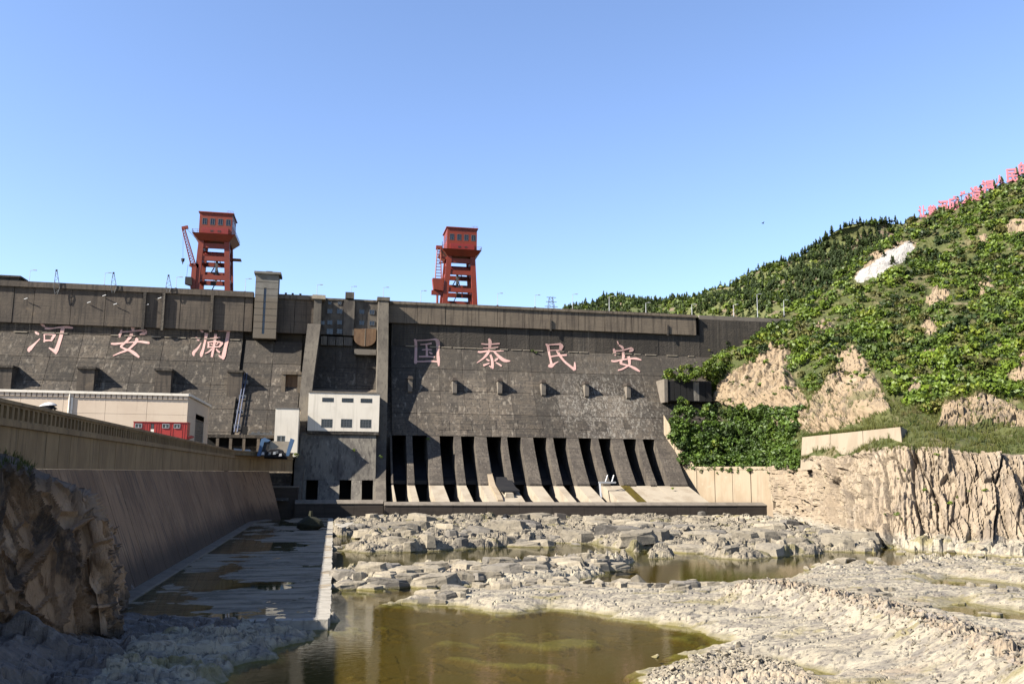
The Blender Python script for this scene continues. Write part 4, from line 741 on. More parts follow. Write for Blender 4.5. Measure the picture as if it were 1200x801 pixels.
        p_=P(512.3,357,298); MB().tube((p_[0],298,70),(p_[0],298,P(512.3,342,298)[2]),.4,n=8).build('jib_post',RED,rt)
        MB().bar(P(515.5,344,298),P(521,351,298),.35,.4).bar(P(514.5,307.5,298),P(524,308,298),.35,.4).bar(P(517.5,301,298),P(524,303,298),.6,.8).build('bracing',RED,rt)
        MB().tube(P(518.3,302,298),P(518.3,283,298),.1,n=5).build('antenna_mast',DSTEEL,rt)
crane('red gate crane on the left crest with leaning jib and hanging hook',225.5,270,232.5,269,341,283,269,249.5,297.,'luff')
crane('red gate crane near mid crest with upright lattice jib and red cab',518,560,524,557,357,301,290.5,267.5,297.,'mast')
# ------------------------------------------------------------------ poles on the crest
def lamp(px,y0,y1,Y,lab,arm=1.0,r=.10,grp='lamp posts along the dam crest'):
    p=P(px,y1,Y); q=P(px,y0,Y); t=thing('lamp_post',lab,'lamp post',p,grp)
    MB().tube(p,(p[0],Y,q[2]),r,r*.6,n=6).build('pole',PALE,t); MB().bar((p[0]-.05,Y,q[2]),(p[0]+arm,Y,q[2]+.25),.12,.12).build('arm',PALE,t)
    MB().box(p[0]+arm-.05,p[0]+arm+.9 if arm>0 else p[0]+arm-.9,Y-.2,Y+.2,q[2]+.15,q[2]+.35).build('lamp_head',PALE,t)
    MB().box(p[0]-.3,p[0]+.3,Y-.3,Y+.3,p[2]-.2,p[2]+.5).build('base',DSTEEL,t)
LP=[(34,317,331.5,'left of the first lattice mast'),(122,320,335.5,'left of the middle lattice mast'),(206,325,339,'right of the last lattice mast'),(287,327,343,'between left crane and elevator tower'),(371,334,351,'above the left separation pier'),(411,336,352,'above the office pilaster'),(449,337,353,'above the right separation pier'),(493,341,356,'left of the middle crane'),(583,344,359,'right of the middle crane'),(627,346,361,'left of the far pylon'),(671,345,363.5,'right of the far pylon')]
for x,y0,y1,s_ in LP: lamp(x,y0,y1,292.6,'thin pale lamp post on the dam crest '+s_)
for x,y0,y1,s_ in [(714,347.5,366,'left before the far wooded knoll'),(757,355,368,'right before the far wooded knoll'),(811,357,371,'at the end of the deep beam'),(860,357,373,'at the lowered right crest'),(888,345,373,'tallest at the lowered right crest'),(919,352,371,'at the hill end of the crest')]: lamp(x,y0,y1,293.4,'pale lamp post '+s_,.9,.16)
# small bollards and boxes on the coping
for x,y in [(486,356.5),(560,359.5),(596,361),(646,363),(700,366.5),(735,368),(335,344.5),(343,345),(352,345.5)]:
    p=P(x,y,292.5); MB().box(p[0]-.35,p[0]+.35,292.2,292.9,p[2]-.4,p[2]+.45).build('coping_lamp',DSTEEL,dam)
for px,y0,y1,s_ in [(66.2,318,345,'leftmost'),(133,321,343,'middle'),(197.5,324,342,'rightmost')]:
    p=P(px-.3,y1,290.7); q=P(px,y0,290.7); t=thing('lattice_mast','slim grey lattice insulator mast fixed to the left crest beam, %s of three'%s_,'mast',p,'lattice masts on the left crest')
    m=MB(); ww=.85
    for dx in (-ww,ww): m.tube((p[0]+dx*.35,290.7,p[2]),(p[0]+dx,290.7,p[2]+(q[2]-p[2])*.3),.1,n=5); m.tube((p[0]+dx,290.7,p[2]+(q[2]-p[2])*.3),(q[0]+dx*.25,290.7,q[2]),.1,n=5)
    for i in range(7):
        t0=.05+.13*i; f0=lambda t:(p[0]+(q[0]-p[0])*t,ww*((.35+.65*t/.3) if t<.3 else (1-.75*(t-.3)/.7)),p[2]+(q[2]-p[2])*t)
        a,b_=f0(t0),f0(t0+.13); s1=1 if i%2 else -1; m.tube((a[0]+s1*a[1],290.7,a[2]),(b_[0]-s1*b_[1],290.7,b_[2]),.06,n=4)
    m.build('frame',STEEL,t); MB().box(q[0]-.25,q[0]+.25,290.5,290.9,q[2],q[2]+.6).build('cap',DSTEEL,t)
# far transmission pylon
t=thing('transmission_pylon','faint lattice transmission pylon far behind the dam crest','pylon',P(646,368,520)); m=MB(); a=P(646,368,520); c=P(645.5,348,520); hh=c[2]-a[2]
for dx in (-2.6,2.6):
    for dy in (-2,2): m.tube((a[0]+dx,520+dy,a[2]),(c[0]+dx*.35,520+dy*.35,c[2]),.16,n=4)
for i in range(6):
    t0=i/6; ww=2.6*(1-.65*t0); w2=2.6*(1-.65*(t0+1/6)); m.tube((a[0]-ww,518.5,a[2]+hh*t0),(a[0]+w2,518.5,a[2]+hh*(t0+1/6)),.1,n=4); m.tube((a[0]+ww,518.5,a[2]+hh*t0),(a[0]-w2,518.5,a[2]+hh*(t0+1/6)),.1,n=4)
m.build('tower',STEEL,t)
for k,wd in ((.98,3.0),(.72,3.4),(.45,4.2)): MB().bar((a[0]-wd,520,a[2]+hh*k),(a[0]+wd,520,a[2]+hh*k),.3,.3).build('cross_arm',STEEL,t)
# ------------------------------------------------------------------ small things
def char_mesh(ch,size,ext):
    c=bpy.data.curves.new('letter','FONT'); c.body=ch; c.size=size; c.extrude=ext; c.offset=size*.03; c.align_x='CENTER'
    o=bpy.data.objects.new('letter',c); COL.objects.link(o); bpy.context.view_layer.update()
    me=bpy.data.meshes.new_from_object(o.evaluated_get(bpy.context.evaluated_depsgraph_get())); bpy.data.objects.remove(o); bpy.data.curves.remove(c); return me
SIGN=[('让',1078,1085,255,241,345),('黄',1089,1097,255.5,240.5,340),('河',1101.5,1110.5,252.5,234.5,336),('成',1113.5,1122.5,247,230,332),('为',1126.5,1135.5,238.5,224,328),('造',1139.5,1148.5,235.5,218.5,325),('福',1152.5,1163,227.5,211,321),('人',1168,1176,217,205.5,318),('民',1181.5,1191,214,198,315),('的',1196.5,1207,204.5,190,312)]
for ch,x0,x1,yb,yt,Y in SIGN:
    p=P((x0+x1)/2,yb,Y); q=P((x0+x1)/2,yt,Y); hgt=q[2]-p[2]; wd=P(x1,yb,Y)[0]-P(x0,yb,Y)[0]
    t=thing('hill_sign_character','large pink standing sign character %s on the wooded hill ridge'%ch,'sign',(p[0],Y,p[2]-2.5),'pink characters on the hill ridge')
    me=char_mesh(ch,10,.5); co=np.zeros(len(me.vertices)*3); me.vertices.foreach_get('co',co); co=co.reshape(-1,3); mn,mx=co.min(0),co.max(0)
    n=np.empty_like(co); n[:,0]=(co[:,0]-(mn[0]+mx[0])/2)/(mx[0]-mn[0])*wd*1.1; n[:,2]=(co[:,1]-mn[1])/(mx[1]-mn[1])*hgt+2.5; n[:,1]=-co[:,2]*.8
    me.vertices.foreach_set('co',n.ravel().astype(np.float32)); me.update(); me.materials.clear()
    o=obj('letter',me,PINKH,t); o.rotation_euler.z=R_(-28)
    for s_ in (-.3,.3): MB().bar((p[0]+s_*wd,Y+.6,p[2]-3),(p[0]+s_*wd,Y+.6,p[2]+hgt*.7),.25,.25).build('support_post',STEEL,t)
# bird
bpos=P(893.7,261.5,150); q=MB(); bx_,by_,bz=bpos
q.tube((bx_-.22,by_,bz+.05),(bx_,by_,bz),.02,.1,n=6).tube((bx_,by_,bz),(bx_+.3,by_,bz-.06),.1,.03,n=6)
q.add([(bx_-.1,by_-.05,bz+.03),(bx_+.14,by_-.05,bz),(bx_+.1,by_-.55,bz+.16),(bx_-.02,by_-.5,bz+.16)],[(0,1,2,3)]).add([(bx_-.1,by_+.05,bz+.03),(bx_+.14,by_+.05,bz),(bx_+.1,by_+.55,bz+.16),(bx_-.02,by_+.5,bz+.16)],[(3,2,1,0)])
q.thing('bird','small dark bird flying in the empty blue sky left of the hill','bird',BLACK)
# person with a parasol on the wall walk
YP=86.; hp_=P(64.3,480.0,YP); gx,gz=hp_[0],17.4; HT=hp_[2]+.10-gz
pr_=thing('person','person in dark clothes walking behind the guide wall parapet under a white topped parasol','person',(gx,YP,gz))
def skinned(name,verts,edges,m,parent,sub=2):
    me=bpy.data.meshes.new(name); me.from_pydata([v[:3] for v in verts],edges,[]); o=obj(name,me,m,parent)
    md=o.modifiers.new('skin','SKIN'); 
    for i,v in enumerate(verts): sv=me.skin_vertices[0].data[i]; sv.radius=(v[3],v[4] if len(v)>4 else v[3])
    me.skin_vertices[0].data[0].use_root=True; o.modifiers.new('sub','SUBSURF').levels=sub; o.modifiers['sub'].render_levels=sub
    bpy.context.view_layer.update(); nm=bpy.data.meshes.new_from_object(o.evaluated_get(bpy.context.evaluated_depsgraph_get())); o.modifiers.clear(); o.data=nm
    if not nm.materials: nm.materials.append(m)
    nm.polygons.foreach_set('use_smooth',np.ones(len(nm.polygons),bool)); return o
h=HT
vs=[(0,0,.53*h,.15,.11),(0,0,.62*h,.135,.10),(0,0,.74*h,.165,.11),(0,0,.82*h,.12,.09),(0,0,.86*h,.055),(0,-.01,.90*h,.075,.09),(0,-.01,.955*h,.085,.095),(0,-.01,.99*h,.05),
    (-.09,0,.49*h,.085),(-.10,-.06,.28*h,.06),(-.10,-.02,.04*h,.045),(-.10,-.14,.02*h,.035),(.09,0,.49*h,.085),(.10,.06,.28*h,.06),(.10,.12,.05*h,.045),(.10,.02,.02*h,.035),
    (-.19,0,.80*h,.055),(-.25,-.06,.63*h,.042),(-.22,-.22,.72*h,.034),(-.20,-.26,.77*h,.035),(.19,0,.80*h,.055),(.25,.05,.62*h,.042),(.24,-.06,.47*h,.033),(.24,-.10,.43*h,.035)]
ed=[(0,1),(1,2),(2,3),(3,4),(4,5),(5,6),(6,7),(0,8),(8,9),(9,10),(10,11),(0,12),(12,13),(13,14),(14,15),(3,16),(16,17),(17,18),(18,19),(3,20),(20,21),(21,22),(22,23)]
skinned('body',vs,ed,BLACK,pr_)
fc=MB(); 
for k in range(5): fc.tube((gx+.24+.012*(k-2),YP-.10,gz+.43*h),(gx+.24+.016*(k-2),YP-.13,gz+.385*h-.008*(k%3)),.009,.007,n=5)
fc.build('fingers',SKIN,pr_)
MB().tube((gx,YP-.1,gz+.955*h),(gx,YP-.125,gz+.94*h),.03,.012,n=6).build('nose',SKIN,pr_)
cx,cz=P(57.3,476,YP)[0],P(57.3,471.4,YP)[2]
pa_=thing('parasol','white topped dark parasol held over a walker behind the guide wall parapet','parasol',(cx,YP-.2,gz+.9))
q=MB(); n=16; prof=[(0,.02),(.25,-.02),(.5,-.12),(.68,-.26),(.76,-.34)]; rg=[]
vs=[];fs=[]
for r,z in prof[1:]:
    for i in range(n): t=2*math.pi*i/n; vs.append((cx+r*math.cos(t),YP-.2+r*math.sin(t),cz+z-.12*math.cos(t)*r*-1))
vs.append((cx,YP-.2,cz+.03)); top=len(vs)-1
for k in range(len(prof)-2): fs+=[(k*n+i,k*n+(i+1)%n,(k+1)*n+(i+1)%n,(k+1)*n+i) for i in range(n)]
fs+=[(top,(i+1)%n,i) for i in range(n)]
q.add(vs,fs); q.build('canopy',CANW,pa_)
q=MB(); q.add([(cx+(x-cx)*1.06,YP-.2+(y-YP+.2)*1.06,z-.24+.10*(x-cx)*-1) for x,y,z in vs],fs); n2=len(vs); q.build('lining',BLACK,pa_)
MB().tube((cx+.05,YP-.2,cz-.02),(gx-.2,YP-.26,gz+.74*h),.014,n=6).build('shaft',DSTEEL,pa_)
MB().tube((cx,YP-.2,cz+.03),(cx,YP-.2,cz+.12),.015,.006,n=5).build('ferrule',DSTEEL,pa_)
# ------------------------------------------------------------------ river bed
def wpoly(pts,z=.3): return [tuple(G(x,y,z)[:2]) for x,y in pts]
ROCKS=[ # (height, shore width, polygon)
 (1.15,4.0,wpoly([(392,640),(388,612),(450,607),(700,604),(905,606),(960,622),(1010,634),(1050,642),(1038,647),(1000,644),(965,648),(925,648),(900,652),(863,654),(830,651),(812,648),(800,640),(770,640),(745,645),(715,640),(690,635),(640,641),(600,638),(540,641),(480,644),(430,646),(400,642)])),
 (1.0,2.2,wpoly([(393,673),(430,669),(470,669),(530,665),(610,664),(680,658),(738,655),(738,660),(700,671),(640,679),(590,682),(520,682),(450,685),(395,684)])),
 (.8,5.0,wpoly([(437,704),(470,701),(500,694),(560,687),(620,681),(700,682),(730,687),(779,686),(816,683),(848,683),(879,679),(924,677),(937,669),(953,662),(1000,660),(1040,661),(1067,656),(1130,655),(1250,655),(1350,670),(1500,801),(1500,1100),(900,1000),(735,805),(745,795),(790,770),(820,757),(842,748),(835,740),(800,732),(740,722),(700,716),(640,707),(600,712),(580,716),(545,707),(500,703)])),
 (.9,3.0,wpoly([(388,722),(345,742),(300,770),(240,800),(180,830),(-100,1000),(-500,900),(-300,700),(0,690),(150,690),(250,700)])),
 (.8,1.2,wpoly([(760,646),(788,645),(788,651),(760,652)])),
 (1.5,3.0,wpoly([(1050,642),(1120,646),(1200,650),(1300,655),(1300,640),(1120,640),(1050,636)])),
]
POOLS=[wpoly([(1091,679),(1110,673),(1150,677),(1210,684),(1300,690),(1300,700),(1200,693),(1130,689),(1095,686)],.25),wpoly([(1082,710),(1110,706),(1130,702),(1160,708),(1210,716),(1300,726),(1300,736),(1200,729),(1150,725),(1110,718)],.25),wpoly([(885,772),(920,772),(955,780),(975,786),(960,790),(930,789),(900,782)],.25),wpoly([(880,688),(910,691),(935,697),(905,699),(890,695)],.25)]
RIDGE=np.array([G(x,y,1.5)[:2] for x,y in [(835,693),(870,694),(910,699),(955,707),(1000,718),(1045,733),(1095,750),(1150,772),(1210,800),(1300,850)]])
def ridge_dist(x,y):
    d=np.full(x.shape,1e9); sgn=np.zeros(x.shape); tt=np.zeros(x.shape)
    for k,(a,b) in enumerate(zip(RIDGE,RIDGE[1:])):
        e=b-a; t=np.clip(((x-a[0])*e[0]+(y-a[1])*e[1])/(e@e),0,1); qx=x-a[0]-t*e[0]; qy=y-a[1]-t*e[1]; dd=np.hypot(qx,qy); c=dd<d
        d=np.where(c,dd,d); sgn=np.where(c,np.sign(e[0]*qy-e[1]*qx),sgn); tt=np.where(c,k+t,tt)
    return d*sgn,tt      # positive on the upstream side
def height(x,y):
    wob=fbm(x*.16,y*.30,5,3)*2.6+fbm(x*.7,y*1.2,3,9)*.8
    bed=-.60+fbm(x*.09,y*.13,4,21)*.8+fbm(x*.5+y*.2,y*.6,5,27)*.45-smooth(78,60,y)*.25+.25*smooth(95,105,y)*smooth(60,0,x)
    bed=np.minimum(bed,-.12)-smooth(100,112,y)*1.3
    h=bed; dm=np.full(x.shape,-1e9); Hm=np.zeros(x.shape)
    for H,wd,poly in ROCKS:
        d=sdf(poly,x,y)+wob*min(1,wd/3)
        if H==1.15: d=d-np.clip(fbm(x*.055,y*.045,4,71)+.06,0,1)*22*(x<70)-np.clip(fbm(x*.07,y*.05,4,72)-.10,0,1)*18
        if H==.8 and wd==5.0: d=d-np.clip(fbm(x*.09,y*.07,4,73)-.1,0,1)*16*smooth(62,75,x)*smooth(0,3,d)
        t=np.clip(d/wd,-1,1.5); hr=np.where(t>0,.04+H*(1-np.exp(-2.2*np.clip(t,0,None))),.04+t*1.4*wd*.35)
        c=hr>h; Hm=np.where(c,H*np.clip(t*1.5,0,1),Hm); h=np.maximum(h,hr); dm=np.maximum(dm,d)
    # jointed blocks: mesas of three sizes with open joints between them
    a=R_(-24); u=x*math.cos(a)-y*math.sin(a)+fbm(x*.12,y*.12,3,61)*2.5; v=x*math.sin(a)+y*math.cos(a)+fbm(x*.12,y*.12,3,62)*1.5
    upper=smooth(112,132,y); su=.20-.085*upper; sv=.34-.21*upper
    F1,F2,idc,dx,dy=worley(u*su,v*sv,5); G1,G2,idg,gx,gy=worley(u*(.62-.27*upper)+3,v*(.95-.57*upper),6); K1,K2,idk,kx,ky=worley(u*1.7,v*2.3,7)
    rough=smooth(-.1,.5,Hm)
    smoothbank=smooth(118,100,y)*(x>5)
    lb=smooth(-8,-20,x)*smooth(105,84,y); amp=(.55+.42*upper-.42*smoothbank)*rough*(1-.75*lb)
    hb=(idc-.25)*1.5*smooth(.0,.20,F2-F1)-dy*.9*(idc-.2)-dx*.5*(h3(np.floor(idc*9999),np.floor(idc*777),1,3)-.3)
    hg=(.15+.75*idg)*smooth(0,.26,G2-G1)-gy*.35*idg-gx*.3*(idg-.5); hk=(.24-.12*upper)*idk*smooth(0,.3,K2-K1)
    h=h+amp*(hb*.8+hg-.3+hk)
    h=h+rough*(fbm(u*.25,v*.5,3,14)*(.15-.07*smoothbank)+fbm(u*2.2,v*3.6,3,15)*.03-(.05+.10*smoothbank)*smooth(.035,0,F2-F1))
    # the long ridge
    rd,tt=ridge_dist(x,y); env=smooth(.0,1.6,tt); rr=np.where(rd>0,np.exp(-(rd/6.0)**2),np.exp(-(np.abs(rd)/2.6)**1.6))
    lip=smooth(-1.6,.6,rd)*smooth(11,3,rd); nb=(idg-.5)*.5+(idk-.5)*.35-.3*smooth(.12,0,G2-G1)-.2*smooth(.14,0,K2-K1)
    h=h+env*(rr*2.0+lip*nb*.9)
    # cobble bar in the right foreground
    gp=sdf(GRAV,x,y); C1,C2,idd,_,_=worley(x*2.6,y*2.6,17); h=h+smooth(-.6,1.8,gp)*(.35+.35*np.sqrt(np.clip(1-(C1*1.4)**2,0,1))*(.4+idd*.8))
    for p in POOLS:
        d=sdf(p,x,y)+wob*.35; h=h+(np.minimum(h,-.18)-h)*smooth(-3.0,.9,d)
    # rising dark bank on the left foreground
    h=h+lb*(1.0+1.1*(np.floor(idc*4)/4-.4)*smooth(0,.12,F2-F1)+.35*(idg-.5)*smooth(0,.2,G2-G1)+.12*(idk-.5))
    lc=smooth(-15,-19,x)*smooth(72,60,y); h=h+lc*(1.4+.9*np.floor(idc*3)/3-.5*smooth(.06,0,F2-F1))
    # keep clear of the slab and the walls
    ins=smooth(.35,-.1,x)*smooth(-20.5,-19,x)*smooth(76.5,77.6,y); h=h*(1-ins)+ins*np.minimum(h,.2)
    h=h-smooth(-18.,-24,x)*smooth(100,106,y)*3
    h=h-smooth(241.6,243.0,y)*1.5
    return h
GRAV=wpoly([(735,803),(760,786),(800,775),(850,768),(890,772),(930,786),(960,805),(1000,830),(800,860),(700,830)],.4)
na,nd=720,500
ang=np.linspace(R_(-26),R_(47),na); dist=30*(255/30)**np.linspace(0,1,nd)
AA,DD=np.meshgrid(ang,dist); X=DD*np.sin(AA)/np.cos(AA*.0)*1.0; Y=DD*np.cos(AA)
Y=np.minimum(Y,246.5); Z=height(X.ravel(),Y.ravel()).reshape(X.shape)
ii=np.arange(na*nd).reshape(nd,na); Fq=np.stack([ii[:-1,:-1],ii[:-1,1:],ii[1:,1:],ii[1:,:-1]],-1).reshape(-1,4)
fy_=Y.ravel()[Fq].min(1); fx_=X.ravel()[Fq]
Fq=Fq[(fy_<246.4)]
BX=fx_[(fy_<246.4)].mean(1); BYc=Y.ravel()[Fq].mean(1)
me=mesh_np('riverbed',np.stack([X.ravel(),Y.ravel(),Z.ravel()],1),Fq)
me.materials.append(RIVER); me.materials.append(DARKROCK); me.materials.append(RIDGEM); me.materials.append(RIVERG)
wobm=fbm(BX*.25,BYc*.25,4,77)*3
rd_,tt_=ridge_dist(BX,BYc); rb=(rd_+wobm*.5>-.6)&(rd_+wobm<8.5)&(tt_>.8)
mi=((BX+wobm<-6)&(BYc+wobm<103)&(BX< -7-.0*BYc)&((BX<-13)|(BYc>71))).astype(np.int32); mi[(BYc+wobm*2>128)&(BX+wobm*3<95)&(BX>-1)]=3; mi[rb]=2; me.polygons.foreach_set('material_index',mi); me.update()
o=obj('riverbed',me,None); o['kind']='structure'
o=MB().add([(-6000,-3000,-4),(6000,-3000,-4),(6000,9000,-4),(-6000,9000,-4)],[(0,1,2,3)]).build('ground',SOIL); o['kind']='structure'
o=MB().add([(-30,10,0),(220,10,0),(220,243.2,0),(-30,243.2,0)],[(0,1,2,3)]).build('river_water',WATER); o['kind']='structure'
# slab
sx=np.linspace(-18.9,-.02,85); sy=np.concatenate([np.linspace(77.9,120,140),np.linspace(120.4,246.2,140)]); SXg,SYg=np.meshgrid(sx,sy)
edge=fbm(sy*.5,sy*0+.5,3,44)[:,None]*.25*(SXg>-1)
SZ=.70+fbm(SXg*.13,SYg*.15,6,51)*.13+fbm(SXg*1.2,SYg*1.9,3,52)*.03-.05*smooth(-9,-14,SXg)-.16*(np.abs((SYg-77.9)%21-.1)<.22)
ii=np.arange(SXg.size).reshape(SXg.shape); Fs=np.stack([ii[:-1,:-1],ii[:-1,1:],ii[1:,1:],ii[1:,:-1]],-1).reshape(-1,4)
me=mesh_np('apron_slab',np.stack([(SXg+edge).ravel(),SYg.ravel(),SZ.ravel()],1),Fs); o=obj('apron_slab',me,SLAB); o['kind']='structure'
m=MB(); yy=77.0
def rimbox(x0,x1,y0,y1,z1):
    j=lambda:random.uniform(-.08,.08)
    m.hexa([(x0+j(),y0+j(),-1),(x1+j(),y0+j(),-1),(x1+j(),y1,-1),(x0+j(),y1,-1),(x0+j(),y0+j(),z1+j()*.4),(x1+j(),y0+j(),z1+j()*.4),(x1+j(),y1,z1+j()*.4),(x0+j(),y1,z1+j()*.4)])
for a,c in zip(np.arange(-10,-.9,1.0),np.arange(-9,.1,1.0)): rimbox(a,c,77.0,78.1,.80)
y=78.1
while y<240: rimbox(-1.15,.12,y+.03,y+2.6,.74 if y<150 else .76); y+=2.63
o=m.build('slab_rim',RIM); o['kind']='structure'
o=MB().add([(-18.5,78.1,.672),(-1.2,78.1,.672),(-1.2,246,.672),(-18.5,246,.672)],[(0,1,2,3)]).build('puddle_water',PUD); o['kind']='structure'
p0=[G(x,y,.9)[:2] for x,y in [(392,617),(452,604.5),(455,607),(400,622)]]
o=MB().prismv([tuple(p) for p in p0],-1,1.6).build('pale_ramp',RIM); tag(o,kind='structure')
# angular flat rocks: each one a thing
def slab_mesh(seed):
    r=np.random.default_rng(seed); n=int(r.integers(6,10)); th=np.sort((np.arange(n)+r.uniform(-.3,.3,n))/n*2*np.pi); rad=r.uniform(.7,1.1,n)
    P2=np.stack([np.cos(th)*rad,np.sin(th)*rad*r.uniform(.55,.85)],1); tx,ty=r.uniform(-.28,.05),r.uniform(-.16,.22)
    V=[];F_=[]
    for sc_,z,j in ((1.10,-.9,.03),(1.03,-.25,.07),(.97,.28,.08),(.88,.62,.05),(.45,.72,.12)):
        for p in P2:
            q=p*sc_*(1+r.uniform(-j,j)); V.append((q[0]*1.35,q[1],z+(r.uniform(-.09,.09) if z>-.5 else 0)+(tx*q[0]+ty*q[1] if z>0 else 0)))
    V.append((r.uniform(-.1,.1),r.uniform(-.1,.1),.74)); c=len(V)-1
    for k in range(4):
        for i in range(n):
            a,b,c2,d=k*n+i,k*n+(i+1)%n,(k+1)*n+(i+1)%n,(k+1)*n+i
            F_+=[(a,b,c2),(a,c2,d)] if r.random()<.5 else [(a,b,d),(b,c2,d)]
    F_+=[(4*n+i,4*n+(i+1)%n,c) for i in range(n)]
    me=bpy.data.meshes.new('flat_rock'); me.from_pydata(V,[],F_); me.update(); me.materials.append(BOULD); return me
SLM=[slab_mesh(700+i) for i in range(20)]
for i in range(0,20,3): SLM[i].materials.clear(); SLM[i].materials.append(BOULD2)
def put_slab(x,y,L_,hh,lab,grp,turn=None):
    z=float(height(np.array([x]),np.array([y]))[0]); o=bpy.data.objects.new('flat_rock',random.choice(SLM)); COL.objects.link(o); o.location=(x,y,max(z,-.1)+.05*hh); o.scale=(L_,L_*random.uniform(.8,1.3),hh)
    o.rotation_euler=(random.uniform(-.08,.08),random.uniform(-.1,.04),R_(-12)+random.gauss(0,.35)+(math.pi if random.random()<.0 else 0)); lab=lab.replace('pale grey','dark grey').replace('pale flat','dark grey flat') if o.data.materials[0] is BOULD2 else lab; return tag(o,lab,'rock',grp)
nb=0
while nb<190:
    px=random.uniform(392,1015); py=random.triangular(606,648,628); g=G(px,py,.8)
    if sdf(ROCKS[0][2],np.array([g[0]]),np.array([g[1]]))[0]<-.5 or g[1]>238: continue
    big=random.random()
    put_slab(g[0],g[1],.9+2.6*big**2.2,random.uniform(.7,1.5)*(.7+.7*big),'angular pale grey flat rock in the broken rock field below the sill wall','flat rocks below the sill wall'); nb+=1
nb=0
while nb<75:
    t=random.random(); px=400+335*t; py=random.uniform(np.interp(px,[400,530,735],[675,669,658]),np.interp(px,[400,530,735],[684,681,661])); g=G(px,py,.6)
    put_slab(g[0],g[1],random.uniform(.7,2.3),random.uniform(.5,1.1),'pale flat rock on the long ledge between the two green pools','flat rocks on the middle ledge'); nb+=1
for _ in range(45):
    px=random.uniform(470,830); py=np.interp(px,[470,560,620,700,780,830],[702,690,683,684,688,686])+random.uniform(-1,7); g=G(px,py,.5); put_slab(g[0],g[1],random.uniform(.4,1.3),random.uniform(.35,.8),'pale flat rock along the upper edge of the smooth foreground bank','flat rocks on the bank edge')
for _ in range(45):
    px=random.uniform(940,1200); py=random.uniform(655,715); g=G(px,py,.5); put_slab(g[0],g[1],random.uniform(.3,1.0),random.uniform(.25,.6),'small pale flat rock between the shallow pools at the right','flat rocks by the right pools')
# boulders
def boulder_mesh(seed,flat=.7):
    r=np.random.default_rng(seed); import bmesh
    bm=bmesh.new(); pts=r.normal(size=(13,3)); pts/=np.linalg.norm(pts,axis=1)[:,None]; pts*=r.uniform(.8,1.1,(13,1)); pts[:,2]*=flat; pts[:,1]*=r.uniform(.65,1); 
    for p in pts: bm.verts.new(p)
    res=bmesh.ops.convex_hull(bm,input=bm.verts); bmesh.ops.delete(bm,geom=[v for v in bm.verts if not v.link_faces],context='VERTS')
    bmesh.ops.bevel(bm,geom=bm.edges[:],offset=.035,segments=1,affect='EDGES')
    me=bpy.data.meshes.new('boulder'); bm.to_mesh(me); bm.free(); me.materials.append(BOULD); return me
BM=[boulder_mesh(i,.55+.08*(i%4)) for i in range(10)]
def put_boulder(x,y,s,lab,grp,zoff=-.25,sc=(1,1,1),name='boulder'):
    z=float(height(np.array([x]),np.array([y]))[0]); o=bpy.data.objects.new(name,random.choice(BM)); COL.objects.link(o)
    o.location=(x,y,max(z,-.2)+zoff*s+.35*s*.6); o.scale=(s*sc[0],s*sc[1],s*sc[2]); o.rotation_euler=(random.uniform(-.3,.3),random.uniform(-.3,.3),random.uniform(0,6.3)); return tag(o,lab,'rock',grp)
nb=0
while nb<110:
    px=random.uniform(395,1010); py=random.uniform(607,642)
    if py>600+ (px-880)*.25+8 if px>880 else False: pass
    g=G(px,py,1.0)
    if sdf(ROCKS[0][2],np.array([g[0]]),np.array([g[1]]))[0]<.5 or g[1]>240: continue
    dens=.25+.75*(px>560)
    if random.random()>dens: continue
    put_boulder(g[0],g[1],random.choice((.5,.7,.9,1.2))*random.uniform(.7,1.15),'pale grey angular boulder lying in the rock rubble below the sill wall','boulders in the rubble below the sill wall'); nb+=1
for k in range(60):
    px=random.uniform(400,735); py=random.uniform(653,680); g=G(px,py,.8)
    if sdf(ROCKS[1][2],np.array([g[0]]),np.array([g[1]]))[0]<.3: continue
    put_boulder(g[0],g[1],random.uniform(.5,1.2),'pale flat boulder on the rock ridge between the green pools','boulders on the ridge between the pools')
for px,py,s_ in [(733,678,2.0),(749,682,1.5),(705,678,1.3),(722,684,1.0),(690,680,1.0),(672,677,1.2),(655,679,.9),(640,682,.8),(765,684,.8),(620,683,.8)]:
    g=G(px,py+4,.6); put_boulder(g[0],g[1],s_,'rounded pale grey boulder in the row along the near shore of the wide pool','boulders along the wide pool shore',-.1)
for px,py,s_ in [(975,655,1.8),(992,651,1.6),(1010,655,1.9),(1024,651,1.6),(1032,657,1.2),(958,657,1.3),(945,660,1.),(985,659,1.2),(1003,661,1.0)]:
    g=G(px,py+3,.5); put_boulder(g[0],g[1],s_,'angular pale boulder at the mouth of the dark pool under the right cliff','boulders by the cliff pool',-.1)
for k in range(26):
    px=random.uniform(1050,1230); py=random.uniform(640,651); g=G(px,py,.5); put_boulder(g[0],g[1],random.uniform(.5,1.3),'pale stained boulder at the foot of the right cliff','boulders at the right cliff foot',-.1)
g=G(767.5,769,0); b_=put_boulder(g[0],g[1],.42,'single small pale stone standing out of the shallow foreground water',None,-.0); b_.location.z=.05
g=G(866,765,.2); put_boulder(g[0],g[1],.55,'small dark pointed stone at the edge of the foreground pool beside the pale bank',None,-.0)
